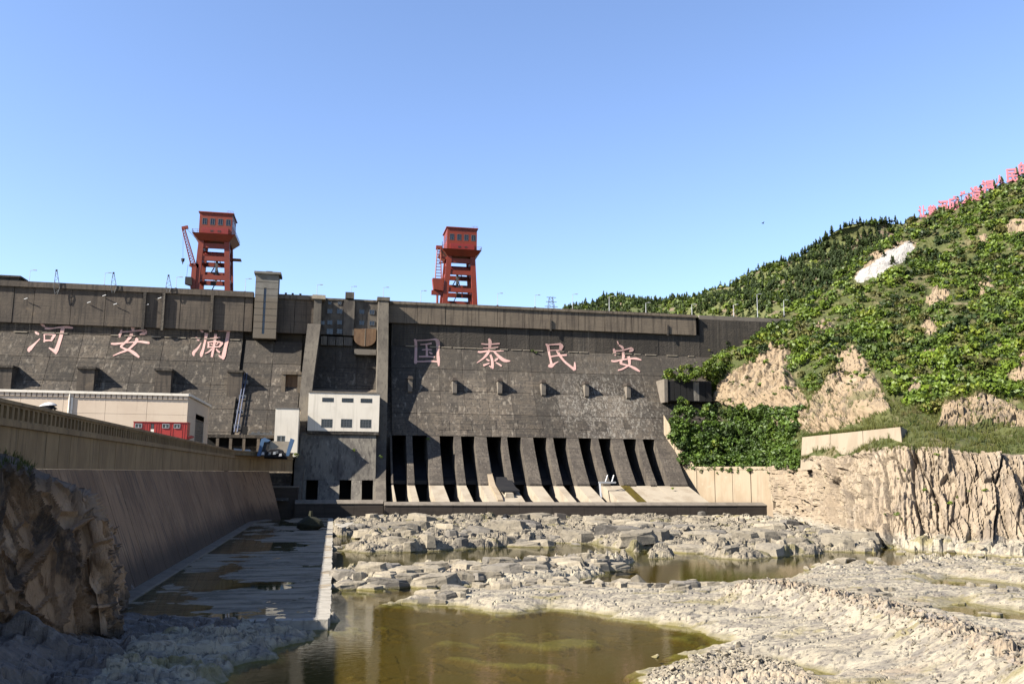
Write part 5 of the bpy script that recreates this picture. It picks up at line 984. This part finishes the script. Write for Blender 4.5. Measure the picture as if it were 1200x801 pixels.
# stones of the cobble bar: 230 things, the rest stuff
nb=0
while nb<230:
    px=random.uniform(738,960); py=random.uniform(768,803); g=G(px,py,.5)
    if sdf(GRAV,np.array([g[0]]),np.array([g[1]]))[0]<.1: continue
    put_boulder(g[0],g[1],random.uniform(.10,.28),'pale cobble in the rubble bar at the lower edge of the riverbed','cobbles in the foreground bar',.25,name='cobble'); nb+=1
def hull_np(m_):
    m_.calc_loop_triangles(); V=np.zeros(len(m_.vertices)*3); m_.vertices.foreach_get('co',V); T=np.zeros(len(m_.loop_triangles)*3,np.int32); m_.loop_triangles.foreach_get('vertices',T); return V.reshape(-1,3),T.reshape(-1,3)
HB=[]
for i in range(6):
    import bmesh
    bm=bmesh.new(); r=np.random.default_rng(100+i); pts=r.normal(size=(9,3)); pts/=np.linalg.norm(pts,axis=1)[:,None]; pts*=np.array([1,.8,.6])
    for p in pts: bm.verts.new(p)
    bmesh.ops.convex_hull(bm,input=bm.verts); me=bpy.data.meshes.new('h'); bm.to_mesh(me); bm.free(); HB.append(hull_np(me)); bpy.data.meshes.remove(me)
def rot_batch(n,tilt=.5):
    a=rng.uniform(0,2*np.pi,n); b=rng.uniform(-tilt,tilt,n); c=rng.uniform(-tilt,tilt,n)
    ca,sa,cb,sb,cc,sc_=np.cos(a),np.sin(a),np.cos(b),np.sin(b),np.cos(c),np.sin(c); Z0=np.zeros(n); O=np.ones(n)
    Rz=np.stack([ca,-sa,Z0,sa,ca,Z0,Z0,Z0,O],1).reshape(n,3,3); Rx=np.stack([O,Z0,Z0,Z0,cb,-sb,Z0,sb,cb],1).reshape(n,3,3); Ry=np.stack([cc,Z0,sc_,Z0,O,Z0,-sc_,Z0,cc],1).reshape(n,3,3)
    return Rz@Rx@Ry
def scatter(name,protos,pos,scale,m,tilt=.5,nonuni=None):
    """all copies joined into one stuff object"""
    Vs=[];Ts=[];off_=0; which=rng.integers(0,len(protos),len(pos)); Rm=rot_batch(len(pos),tilt)
    for k,(V,T) in enumerate(protos):
        idx=np.where(which==k)[0]
        if not len(idx): continue
        S=scale[idx][:,None,None] if nonuni is None else (scale[idx][:,None]*nonuni[idx])[:,None,:]
        A_=np.einsum('nij,vj->nvi',Rm[idx],V)*S+pos[idx][:,None,:]
        Vs.append(A_.reshape(-1,3)); Ts.append((T[None]+ (np.arange(len(idx))*len(V))[:,None,None]+off_).reshape(-1,T.shape[1])); off_+=len(idx)*len(V)
    me=mesh_np(name,np.concatenate(Vs),np.concatenate(Ts)); o=obj(name,me,m); o['kind']='stuff'; return o
pp=[]
def try_pts(n,fx,fy,test,z=.5):
    for _ in range(n):
        g=G(random.uniform(*fx),random.uniform(*fy),z)
        if test(g): pp.append((g[0],g[1]))
inside=lambda poly: (lambda g: sdf(poly,np.array([g[0]]),np.array([g[1]]))[0]>.2 and g[1]<241)
try_pts(1500,(738,960),(766,803),inside(GRAV)); n1=len(pp)
try_pts(420,(395,1000),(606,645),inside(ROCKS[0][2]),1.2); n2=len(pp)
try_pts(150,(395,740),(650,684),inside(ROCKS[1][2])); n3=len(pp)
for _ in range(1500):        # loose stones on the ridge crest
    k=random.uniform(1,8.4); a=RIDGE[int(k)]; b=RIDGE[int(k)+1]; c=a+(b-a)*(k%1); pp.append((c[0]+random.gauss(2.2,2.6),c[1]+random.gauss(2.0,2.6)))
n4=len(pp)
for _ in range(900): pp.append((random.uniform(40,120),random.uniform(72,125)))
pp=np.array(pp); zz=height(pp[:,0],pp[:,1]); sc_=np.concatenate([rng.uniform(.06,.2,n1),rng.uniform(.2,.7,n2-n1),rng.uniform(.15,.45,n3-n2),rng.uniform(.08,.28,n4-n3),rng.uniform(.06,.2,len(pp)-n4)])
ok=zz>.05; pos=np.stack([pp[:,0],pp[:,1],zz+sc_*.15],1)[ok]; scatter('loose_stones',HB,pos,sc_[ok],BOULD,.6)
# named odd ones
p=G(658,612.5,.9); w2=1.3
ob=MB().hexa([(p[0]-w2,p[1]-.6,.3),(p[0]+w2,p[1]-.2,.3),(p[0]+w2,p[1]+2,.3),(p[0]-w2,p[1]+2,.3),(p[0]-w2,p[1]-.6,3.3),(p[0]+w2-.1,p[1]-.2,3.1),(p[0]+w2-.1,p[1]+2,3.1),(p[0]-w2,p[1]+2,3.3)]).thing('concrete_block','squared concrete block standing on the rubble in front of the sill wall','block',COPE)
p=G(592.5,609.5,1.4); t=thing('black_bollard','black round topped stump with a white patch on the rubble before the sill wall','bollard',p)
q=MB(); pr=[(.95,0),(1.0,.5),(.9,1.1),(.65,1.6),(.25,1.85)]
for (r1,z1),(r2,z2) in zip(pr,pr[1:]): q.tube((p[0],p[1],p[2]-.6+z1*1.2),(p[0],p[1],p[2]-.6+z2*1.2),r1,r2,n=12,cap=(z2>1.8))
q.build('body',BLACK,t); MB().hexa([(p[0]-.75,p[1]-1.1,p[2]+.1),(p[0]+.0,p[1]-1.22,p[2]+.1),(p[0]+.0,p[1]-.6,p[2]+.1),(p[0]-.75,p[1]-.5,p[2]+.1),(p[0]-.7,p[1]-1.0,p[2]+.75),(p[0]+.0,p[1]-1.1,p[2]+.75),(p[0]+.0,p[1]-.5,p[2]+.75),(p[0]-.7,p[1]-.4,p[2]+.75)]).build('white_patch',CANW,t)
p=G(363.5,620,.8); t=thing('dark_mound','dark mossy rock mound with a small stump on top, in shade on the slab','rock',p); q=MB()
import bmesh
bm=bmesh.new(); r=np.random.default_rng(5)
for k in range(60):
    v=r.normal(size=3); v/=np.linalg.norm(v); v*=r.uniform(.85,1.1); bm.verts.new((p[0]+v[0]*2.7*(1.15-.3*v[2]),p[1]+v[1]*2.,p[2]+1.2+v[2]*1.7))
bmesh.ops.convex_hull(bm,input=bm.verts); bmesh.ops.delete(bm,geom=[v for v in bm.verts if not v.link_faces],context='VERTS')
bmesh.ops.translate(bm,verts=bm.verts,vec=-Vector(p)); me=bpy.data.meshes.new('mound'); bm.to_mesh(me); bm.free()
MOSS=mat('dark_moss',(.045,.045,.022),[((1,1,1),1.5,.45,.65,(.025,.025,.015),.8)],bump=1,bscale=3); obj('body',me,MOSS,t)
MB().tube((p[0],p[1],p[2]+2.6),(p[0]+.05,p[1],p[2]+3.9),.55,.35,n=8).build('stump',MOSS,t)
# ------------------------------------------------------------------ rock sheets built from control nets
def catmull(C,t):
    n=len(C)-1; k=np.clip(np.floor(t).astype(int),0,n-1); f=(t-k)[...,None]
    g=lambda i: C[np.clip(i,0,n)]
    p0,p1,p2,p3=g(k-1),g(k),g(k+1),g(k+2)
    return .5*(2*p1+(p2-p0)*f+(2*p0-5*p1+4*p2-p3)*f**2+(3*p1-p0-3*p2+p3)*f**3)
def net(rows,nu,nv):
    """rows[r][c] control points -> (nv,nu,3) surface; linear between rows so crests stay crisp, smooth along"""
    C=np.array(rows); R,K,_=C.shape; u=np.linspace(0,K-1,nu)
    rowc=np.stack([catmull(C[r],u) for r in range(R)],0)
    out=[]; 
    for r in range(R-1):
        t=np.linspace(0,1,nv[r],endpoint=(r==R-2))[:,None,None]; out.append(rowc[r][None]*(1-t)+rowc[r+1][None]*t)
    return np.concatenate(out,0)
def normals(S):
    du=np.gradient(S,axis=1); dv=np.gradient(S,axis=0); n=np.cross(du,dv); return n/(np.linalg.norm(n,axis=2,keepdims=True)+1e-9)
def sheet(name,S,m,kind='structure'):
    nv_,nu_,_=S.shape; ii=np.arange(nu_*nv_).reshape(nv_,nu_); Fq=np.stack([ii[:-1,:-1],ii[:-1,1:],ii[1:,1:],ii[1:,:-1]],-1).reshape(-1,4)
    me=mesh_np(name,S.reshape(-1,3),Fq); o=obj(name,me,m); o['kind']=kind; return o
def rocky(S,amp,su,sv,seed,slant=.15,warp=2.0,joint=.9):
    """displace along the normal in fissured blocks; su,sv block size in metres along / up"""
    n=normals(S); L=np.concatenate([[0],np.cumsum(np.linalg.norm(np.diff(S[S.shape[0]//3],axis=0),axis=1))])[None,:]+0*S[:,:,0]
    H=S[:,:,2]; u=L+slant*H+fbm(L*.15,H*.15,4,seed+40)*warp; v=H+.1*L
    F1,F2,a,dx,dy=worley(u/su,v/sv,seed); G1,G2,b,_,_=worley(u/su*2.7+5,v/sv*2.3,seed+1); K1,K2,c,_,_=worley(u/su*6.5,v/sv*5.,seed+2)
    d=(a-.5)*1.5+dx*.9*(a-.4)+(b-.5)*.75+(c-.5)*.28-joint*smooth(.09,0,F2-F1)*(a>.3)-joint*.45*smooth(.1,0,G2-G1)+fbm(u*.06,v*.05,3,seed+9)*1.6+fbm(u*.5,v*.4,4,seed+11)*.35
    return S+n*(amp*d)[...,None]
pt=lambda x,y,Y: P(x,y,Y)
# near left cliff
LROWS=[[(-260,900,50),(-90,850,56),(0,805,60),(60,785,63),(105,768,66),(136,750,69.5),(150,735,95)],
       [(-260,660,51),(-90,655,57),(0,648,61),(60,645,64),(98,646,67),(122,655,70.5),(138,650,96)],
       [(-260,580,52),(-90,590,58),(-2,600,62),(48,604,65.2),(98,608,68.4),(120,618,71.5),(134,645,97)],
       [(-260,500,53),(-90,520,59),(-5,548,63),(34,556,66),(90,577,69.5),(107,586,73),(122,640,98)],
       [(-260,490,57),(-90,512,64),(0,532,68),(40,549,71),(92,570,75),(105,578,79),(114,640,102)],
       [(-260,488,76),(-90,508,84),(-40,530,88),(-20,545,92),(20,565,96),(75,585,100),(95,640,106)]]
S=net([[pt(*c) for c in r] for r in LROWS],330,[45,45,50,16,20]); n_=normals(S)
fal=1-.75*smooth(134,150,np.arange(S.shape[0]))[:,None]; S=rocky(S,-.62*fal,3.4,5.2,60,.08,.7,1.3); lc_=sheet('left_cliff',S,ROCKL)
# right cliff + hill: one continuous net
HROWS=[[(885,612,247),(905,610,243),(960,623,189),(1010,635,160),(1050,642,146),(1120,647,138),(1200,650,133),(1330,658,122),(1560,668,112)],
       [(870,548,262),(903,546,249),(940,538,205),(1000,533,174),(1060,526,158),(1130,527,150),(1200,531,145),(1330,530,133),(1560,528,122)],
       [(800,520,280),(870,515,272),(932,512,222),(1000,504,190),(1062,498,172),(1130,506,166),(1200,506,162),(1330,500,148),(1560,490,136)],
       [(790,470,289),(835,462,284),(905,458,246),(985,455,218),(1062,470,188),(1130,468,180),(1200,462,178),(1330,450,162),(1560,440,148)],
       [(800,432,294),(846,425,289),(925,410,266),(1000,402,244),(1080,425,218),(1130,424,208),(1200,415,204),(1330,400,188),(1560,380,172)],
       [(850,400,299),(885,388,297),(958,352,300),(1020,335,290),(1085,338,278),(1140,335,266),(1200,328,258),(1330,315,240),(1560,290,226)],
       [(905,372,306),(930,362,309),(995,318,335),(1042,282,345),(1082,256,347),(1140,232,330),(1200,206,314),(1350,140,292),(1560,60,275)],
       [(905,385,340),(935,378,350),(1000,340,390),(1050,310,410),(1090,290,410),(1150,270,390),(1210,250,375),(1360,190,350),(1560,120,330)]]
HC=[[pt(*c) for c in r] for r in HROWS]
SC0=net(HC,560,[80,24,30,34,44,44,24]); NRM=normals(SC0)
sgn=1.0 if NRM[40,300]@(CAM-SC0[40,300])>0 else -1.0
# where bare rock shows (picked out on the photograph, carried onto the slope)
BARE=[[(835,470),(850,440),(885,425),(905,405),(925,408),(925,440),(945,470),(950,500),(920,503),(900,490),(870,478)],
      [(945,500),(950,470),(975,440),(985,415),(1000,405),(1015,425),(1030,455),(1045,480),(1010,490),(985,497),(955,508)],
      [(1100,497),(1105,475),(1150,462),(1180,470),(1200,475),(1250,480),(1250,495),(1160,497)],[(1180,440),(1200,418),(1250,415),(1250,440),(1195,450)],
      [(1075,385),(1090,372),(1100,385),(1090,393)],[(1085,350),(1100,335),(1112,345),(1105,360),(1090,362)],[(1145,335),(1158,325),(1165,338),(1150,345)],[(955,385),(965,372),(975,380),(970,398),(958,395)],
      [(1175,265),(1190,258),(1230,250),(1230,275),(1185,275)],[(1000,325),(1020,305),(1040,298),(1068,280),(1072,288),(1060,302),(1035,318),(1010,327)],[(1018,300),(1045,290),(1060,283),(1040,305)],[(1148,275),(1155,272),(1158,282),(1150,284)],
      [(1080,410),(1095,408),(1100,420),(1085,422)],[(1060,445),(1075,440),(1085,460),(1070,465)]]
SCREEP=[(1002,327),(1020,312),(1040,300),(1066,284),(1074,290),(1060,307),(1030,323),(1010,330)]
WQ=SC0-CAM; wd=WQ@FW; PXg=600+F*(WQ@RT)/wd; PYg=400.5-F*(WQ@UP)/wd
def bare_amount(px,py):
    d=np.full(np.shape(px),-1e9)
    for poly in BARE: d=np.maximum(d,sdf(poly,px,py))
    return d
bd=bare_amount(PXg,PYg); rowi=np.arange(SC0.shape[0])[:,None]+0*PXg
cliffm=smooth(84,74,rowi)
rk=np.clip(np.maximum(cliffm,smooth(-6,3,bd)),0,1)*(1-.8*smooth(-6,2,sdf(SCREEP,PXg,PYg)))
hl=smooth(82,90,rowi); SR=rocky(SC0,sgn*(1.8-.7*hl),3.6,(5.5+7.*smooth(985,1040,PXg))*(1-hl)+3.4*hl,80,.16+.4*smooth(1045,985,PXg),.9); SG=SC0+NRM*(sgn*(fbm(SC0[:,:,0]*.06,SC0[:,:,1]*.06+SC0[:,:,2]*.05,5,88)*2.6))[...,None]
SH=SG*(1-rk[...,None])+SR*rk[...,None]+NRM*(sgn*1.2*smooth(-3,4,bd)*(1-cliffm))[...,None]
fix=smooth(2,0,rowi); SH=SH*(1-fix[...,None])+SC0*fix[...,None]
nv_,nu_,_=SH.shape; ii=np.arange(nu_*nv_).reshape(nv_,nu_); Fq=np.stack([ii[:-1,:-1],ii[:-1,1:],ii[1:,1:],ii[1:,:-1]],-1).reshape(-1,4)
me=mesh_np('hillside',SH.reshape(-1,3),Fq)
for m in (SOIL,ROCKC,HROCK,SCREE): me.materials.append(m)
fr_=rowi.ravel()[Fq].mean(1); fb=bd.ravel()[Fq].mean(1)+fbm(SC0[:,:,0].ravel()*.3,SC0[:,:,2].ravel()*.3,3,90)[Fq].mean(1)*4; fpx=PXg.ravel()[Fq].mean(1); fpy=PYg.ravel()[Fq].mean(1)
mi=np.zeros(len(Fq),np.int32); mi[fb>-1]=2; mi[fr_<82]=1; mi[(sdf(SCREEP,fpx,fpy)+fbm(fpx*.2,fpy*.2,3,91)*3>0)&(fr_>150)]=3
me.polygons.foreach_set('material_index',mi); me.update(); o=obj('hillside',me,None); o['kind']='structure'
# far hill upstream
FROWS=[[(640,392,470),(700,392,470),(760,390,450),(830,386,410),(900,382,385),(960,375,375),(1020,345,385),(1090,305,400),(1200,300,420),(1400,300,420)],
       [(640,376,540),(700,366,540),(760,368,520),(830,362,480),(900,343,455),(960,325,445),(1020,302,445),(1090,280,455),(1200,262,480),(1400,250,480)],
       [(640,372,620),(690,361,620),(713,352.5,620),(735,354.5,615),(765,364,610),(830,346,580),(900,313,540),(950,292,520),(1000,262,500),(1090,256,500)],
       [(640,380,700),(690,375,700),(713,370,700),(735,372,700),(765,376,700),(830,365,680),(900,335,650),(950,320,630),(1000,300,610),(1090,290,610)]]
FC=net([[pt(*c) for c in r] for r in FROWS],300,[50,60,20]); FN=normals(FC); 
fs_=1.0 if FN[30,150]@(CAM-FC[30,150])>0 else -1.0
FR=FC+FN*(fs_*(fbm(FC[:,:,0]*.03,FC[:,:,2]*.06,5,95)*5+np.maximum(0,fbm(FC[:,:,0]*.05,FC[:,:,2]*.05,3,96))*5))[...,None]
sheet('far_hill',FR,FARROCK)
# ------------------------------------------------------------------ plants
def leafcards(n,centres,rad,size,seed,flat=.8,quad=True):
    r=np.random.default_rng(seed); V=[];Fc=[]
    for k in range(n):
        c=centres[r.integers(len(centres))]; d=r.normal(size=3); d/=np.linalg.norm(d); d[2]=abs(d[2])*.9-.25 if r.random()<.7 else d[2]
        p=c[:3]+d*c[3]*r.uniform(.55,1.08)*rad; nrm=d+r.normal(size=3)*.55; nrm/=np.linalg.norm(nrm)
        a=np.cross(nrm,r.normal(size=3)); a/=np.linalg.norm(a); b=np.cross(nrm,a); s=size*r.uniform(.6,1.25)
        i=len(V); V+=[p-a*s-b*s*.5,p+a*s*.2-b*s*.75,p+a*s+b*s*.3,p-a*s*.2+b*s*.8]; Fc.append((i,i+1,i+2,i+3))
    return np.array(V),np.array(Fc)
def shrub_np(seed,n=150,size=.137):
    r=np.random.default_rng(seed); k=r.integers(6,10); cs=[]
    for i in range(k):
        a=r.uniform(0,6.28); q=r.uniform(0,.62); cs.append([q*math.cos(a),q*math.sin(a),r.uniform(.25,.85),r.uniform(.30,.52)])
    return leafcards(n,np.array(cs),1.0,size,seed+1)
def conifer_np(seed,n=46):
    r=np.random.default_rng(seed); V=[];Fc=[]; i=0
    for k in range(n):
        t=r.random()**.8; z=.12+.9*t; rr=(1-t)*.34+.03; a=r.uniform(0,6.28); d=np.array([math.cos(a),math.sin(a),0]); s=np.array([-d[1],d[0],0])
        p0=np.array([0,0,z+.04]); p1=d*rr*r.uniform(.8,1.2)+np.array([0,0,z-.08]); w_=.07+.06*(1-t)
        V+=[p0-s*w_*.4,p0+s*w_*.4,p1+s*w_+np.array([0,0,r.uniform(-.03,.03)]),p1-s*w_]; Fc.append((i,i+1,i+2,i+3)); i+=4
    V+=[np.array(v) for v in ((-.012,-.012,0),(.012,-.012,0),(.004,.004,.95),(-.004,.004,.95))]; Fc.append((i,i+1,i+2,i+3))
    return np.array(V),np.array(Fc)
SHR=[shrub_np(200+i*3) for i in range(8)]; SHRM=[shrub_np(200+i*3,92,.172) for i in range(8)]; SHRF=[shrub_np(260+i*3,44,.27) for i in range(5)]; CONP=[conifer_np(300+i) for i in range(6)]
def protomesh(nm,pr,m): me=mesh_np(nm,pr[0],pr[1]); me.materials.append(m); return me
ME_S=[protomesh('shrub',p,LEAF) for p in SHR]; ME_D=[protomesh('shrub',p,LEAFD) for p in SHR[:4]]; ME_G=[protomesh('creeper',p,LEAFG) for p in SHR]; ME_C=[protomesh('conifer',p,CON) for p in CONP]
def sample(S,nn,rows=None):
    a=S[:-1,:-1];b=S[:-1,1:];c=S[1:,:-1]; ar=np.linalg.norm(np.cross(b-a,c-a),axis=2)
    if rows: msk=np.zeros_like(ar); msk[rows[0]:rows[1]]=1; ar=ar*msk
    pr=ar.ravel()/ar.sum(); k=rng.choice(len(pr),nn,p=pr); i,j=np.divmod(k,ar.shape[1]); u=rng.random(nn)[:,None]; v=rng.random(nn)[:,None]
    return S[i,j]*(1-u)*(1-v)+S[i,j+1]*u*(1-v)+S[i+1,j]*(1-u)*v+S[i+1,j+1]*u*v
def pxs(p): q=p-CAM; wd=q@FW; return 600+F*(q@RT)/wd,400.5-F*(q@UP)/wd,wd
def plant(me,p,s,lab,cat,grp,name,up=1.0):
    o=bpy.data.objects.new(name,me); COL.objects.link(o); o.location=tuple(p); o.scale=(s,s,s*up); o.rotation_euler=(random.uniform(-.12,.12),random.uniform(-.12,.12),random.uniform(0,6.3)); return tag(o,lab,cat,grp)
# hillside shrubs
pos=sample(SH,9000,(126,SH.shape[0]-18)); px,py,wd=pxs(pos); bd_=bare_amount(px,py)
keep=(bd_+rng.normal(0,2.2,len(pos))<-1.5)&(px>770)
dens=.45+.55*smooth(.40,.56,fbm(pos[:,0]*.045,pos[:,2]*.07,4,97)*.5+.5); keep&=rng.random(len(pos))<dens
inb=(bd_>1)&(rng.random(len(pos))<.10)&(px>770); keep|=inb
keep&=~((px<1066)&(px>925)&(py>497)); keep&=sdf(SCREEP,px,py)<-4+rng.normal(0,1.5,len(pos))
pos=pos[keep]; px,py,wd=px[keep],py[keep],wd[keep]; inb=inb[keep]
sz=(1.0+3.0*rng.random(len(pos))**1.8)*(1+.25*smooth(300,220,wd)*0)*np.where(inb,.45,1); sz*=np.where(rng.random(len(pos))<.1,1.35,1)
# keep the sign characters readable
nearsign=(px>1070)&(py<262)&(py<330-.42*(px-1000)*1.0+0); 
sgn_y=np.interp(px,[1078,1200],[252,204]); sz=np.where((px>1070)&(py<sgn_y+10),np.minimum(sz,1.3),sz)
vis=(px<1215)&(py<560); big=np.argsort(-(sz/wd)*vis)[:290]; isb=np.zeros(len(pos),bool); isb[big]=True
ME_O=[protomesh('shrub',p,LEAFO) for p in SHR[:4]]
for i in big: plant(random.choice(ME_S+ME_O[:2]),pos[i]-[0,0,.25*sz[i]],sz[i],'bushy green shrub growing among others on the steep hillside right of the dam','shrub','shrubs on the steep right hillside','hillside_shrub',random.uniform(.8,1.15))
rest=~isb; nz=np.stack([np.ones(rest.sum()),np.ones(rest.sum()),rng.uniform(.75,1.15,rest.sum())],1)
dk=rng.random(rest.sum())<.22; pr_pos=pos[rest]-np.stack([0*sz[rest],0*sz[rest],.25*sz[rest]],1)
ol=(rng.random(rest.sum())<.22)&~dk; lf=~dk&~ol; scatter('hillside_scrub',SHRM,pr_pos[lf],sz[rest][lf],LEAF,.15,nz[lf]); scatter('olive_hillside_scrub',SHRM,pr_pos[ol],sz[rest][ol],LEAFO,.15,nz[ol]); scatter('dark_hillside_scrub',SHRM[:4],pr_pos[dk],sz[rest][dk],LEAFD,.15,nz[dk])
# dark clumps picked out
for x,y,Y,s_ in [(1125,385,232,6.5),(1140,380,236,6.0),(1110,388,229,5.5),(1132,392,229,5.5),(1035,450,214,4.5),(1190,470,180,4.5),(1150,455,189,4.5),(1125,455,193,4.),(1170,452,189,4.),(1060,505,170,2.8),(1068,500,174,3.)]:
    plant(random.choice(ME_D),P(x,y+6,Y),s_,'dark green dense bush standing out among paler scrub on the right hillside','bush','dark bushes on the right hillside','dark_bush',.75)
# creeper bank above the training wall, bushes on the abutment block
pos=[]
a=P(783,498,270);
for _ in range(560):
    px_=random.uniform(789,935); lo=548 if px_>800 else 500+ (px_-782)*2; hi=np.interp(px_,[782,800,850,900,935],[490,480,478,490,506])+7*math.sin(px_*.21)+5*math.sin(px_*.083+1); py_=random.uniform(hi,lo)
    t=(py_-hi)/(max(lo-hi,1)); Yc=np.interp(px_,[782,860,905,935],[276,270,256,226])-t*np.interp(px_,[782,860,905,935],[6,8,9,12]); pos.append(P(px_,py_,Yc))
ex=sample(SH,5000,(60,150)); ex_px,ex_py,_=pxs(ex); ex=ex[(ex_px<938)&(ex_px>862)&(ex_py>478)&(ex_py<547)&(ex[:,2]>13)]; pos=np.concatenate([np.array(pos),ex[:520]]); sz=1.0+2.6*rng.random(len(pos))**1.6; px,py,wd=pxs(pos); big=np.argsort(-sz)[:200]
for i in big: plant(random.choice(ME_G*3+ME_S+ME_D[:3]),pos[i]-[0,0,.4*sz[i]],sz[i],'lush green shrub in the thicket above the tan training wall','shrub','thicket above the training wall','thicket_shrub',.9)
rest=np.ones(len(pos),bool); rest[big]=False; scatter('thicket_scrub',SHRM,pos[rest]-np.stack([0*sz[rest],0*sz[rest],.4*sz[rest]],1),sz[rest],LEAFG,.2)
for k in range(70):
    t=random.uniform(.25,1); b_=A+(B-A)*t; plant(random.choice(ME_G),(b_[0]+random.uniform(-.5,1.2),b_[1]+random.uniform(-.4,.6),15.3-abs(random.gauss(0,.9))),random.uniform(.5,1.1),'green creeper hanging over the coping of the tan training wall','creeper','creepers over the training wall coping','creeper',1.2)
for k in range(30):
    px_=random.uniform(781,838); py_=random.uniform(433,447)-max(0,px_-800)*.28; plant(random.choice(ME_S),P(px_,py_+4,random.uniform(278,284)),random.uniform(1.6,2.8),'green bush on top of the dark panelled abutment block','bush','bushes on the abutment block','block_bush',1.1)
for k in range(70):
    t=random.random(); px_=np.interp(t,[0,.4,1],[838,880,925])+random.gauss(0,6); py_=np.interp(t,[0,.4,1],[432,402,368])+random.uniform(-2,14); plant(random.choice(ME_S),P(px_,py_+6,np.interp(t,[0,1],[284,296])),random.uniform(2,3.3),'green shrub along the line where the hill meets the dam face','shrub','shrubs where hill and dam meet','edge_shrub',1.)
tp=sample(SH,12000,(126,SH.shape[0]-18)); tx_,ty_,_=pxs(tp); tp=tp[(bare_amount(tx_,ty_)<-1)&(tx_<1230)]; TU4=None
# far hill conifers and bushes
pos=sample(FR,7500,(2,112)); px,py,wd=pxs(pos); clump=fbm(pos[:,0]*.035,pos[:,2]*.06,4,98)
keep=(rng.random(len(pos))<np.clip(.62+clump*1.1,.12,1))&(px>660); pos=pos[keep]; px,py,wd=px[keep],py[keep],wd[keep]
top=(px>925); con=rng.random(len(pos))<np.where(top,.85,.42); ci=np.where(con)[0]; bi=np.where(~con)[0]
cs=rng.uniform(2.8,6.2,len(ci)); order=np.argsort(-cs/wd[ci]*((px[ci]<1110)&(px[ci]>680)))[:290]; sel=np.zeros(len(ci),bool); sel[order]=True
for k in np.where(sel)[0]: plant(random.choice(ME_C),pos[ci[k]]-[0,0,.5],cs[k],'dark slender conifer standing on the far wooded hill beyond the dam','conifer','conifers on the far hill','conifer',1.)
scatter('far_conifers',CONP,pos[ci][~sel],cs[~sel],CON,.06)
bs=rng.uniform(1.6,3.6,len(bi)); scatter('far_scrub',SHRF,pos[bi]-np.stack([0*bs,0*bs,.3*bs],1),bs,LEAF,.15)
pos=sample(SH,260,(205,SH.shape[0]-16)); px,py,wd=pxs(pos); k=(py<330)&(px>940); pos=pos[k]; px=px[k];py=py[k]
hs_=rng.uniform(2.5,4.8,len(pos)); sy_=np.interp(px,[1078,1200],[252,204]); hs_=np.where((px>1072)&(py<sy_+14),2.2,hs_); scatter('ridge_conifers',CONP,pos-[0,0,.4],hs_,CON,.06)
for x,y,Y,s_ in [(1106,240,346,7),(1124,234,341,7.5),(1137,230,337,7),(1151,222,333,8),(1166,214,329,7),(1176,210,326,7),(1194,200,322,7)]:
    plant(random.choice(ME_C),P(x,y+14,Y),s_,'dark conifer rising behind the pink signs on the hill ridge','conifer','conifers behind the hill signs','ridge_conifer')
for k in range(34):
    i=random.randint(20,76); j=random.randint(60,470); p=SH[i,j]; 
    if proj(p)[0]<1210 and p[2]>5: plant(random.choice(ME_S),p-np.array([0,0,.2]),random.uniform(.3,.8),'small green weed rooted in a crack of the tall right cliff','plant','weeds in the right cliff','cliff_weed',.9)
# grass on the bench, ledge edges, left cliff top
def tuft_np(seed,n=7):
    r=np.random.default_rng(seed); V=[];Fc=[]
    for k in range(n):
        a=r.uniform(0,6.28); d=np.array([math.cos(a),math.sin(a),0]); s=np.array([-d[1],d[0],0])*.05; b=d*r.uniform(0,.2); t=d*r.uniform(.2,.6)+np.array([0,0,r.uniform(.6,1.1)]); i=len(V); V+=[b-s,b+s,t+s*.3,t-s*.3]; Fc.append((i,i+1,i+2,i+3))
    return np.array(V),np.array(Fc)
TU=[tuft_np(400+i) for i in range(5)]; TUS=[tuft_np(420+i,4) for i in range(5)]
scatter('slope_grass',TUS,tp-[0,0,.1],rng.uniform(.7,1.7,len(tp)),GRASS,.3)
pos=sample(SH,15000,(78,136)); px,py,wd=pxs(pos); k=(px>930)&((py<531)|(rng.random(len(pos))<.12))&((bare_amount(px,py)<0)|(rng.random(len(pos))<.1)); pos=pos[k]; scatter('bench_grass',TU,pos-[0,0,.1],rng.uniform(.5,1.3,len(pos)),GRASS,.3)
g=[]
for _ in range(900): t=random.random(); p=RWT0+(RWT1-RWT0)*t; g.append(p+np.array([random.uniform(.1,1.6)]*2+[random.uniform(-.1,.15)]))
for _ in range(500): t=random.random(); p=P(937+121*t,537-15*t,204.6-45*t); g.append(p+np.array([-.3,-.3,random.uniform(-.5,.2)]))
g=np.array(g); scatter('wall_top_grass',TU,g,rng.uniform(.4,1.0,len(g)),GRASS,.3)
pos=sample(S,1500,(136,S.shape[0])); px,py,wd=pxs(pos); k=px<40; pos=pos[k]; scatter('cliff_top_grass',TU,pos-[0,0,.03],rng.uniform(.25,.6,len(pos)),GRASS,.3)
for x,y,s_ in [(502,514,.9),(415,527,.8),(447,535,.9),(346,533,1.2),(624,411,1.0),(628,413,.9),(788,572,.7)]:
    p=onface(x,y,.5) if x not in (415,346,447) else P(x,y,{415:264.,346:247.,447:263.}[x]); plant(random.choice(ME_S),p-np.array([0,0,.5*s_]),s_,{502:'small yellow green tuft growing on the sluice pier',415:'small tuft under the white gallery building',447:'small drooping plant on the right separation pier',346:'green weed at the end of the guide wall',624:'small tuft on the dam ledge left of character for people',628:'tiny tuft on the dam ledge beside another tuft',788:'small weed at the foot of the stepped training wall'}[x],'plant',None,'weed')
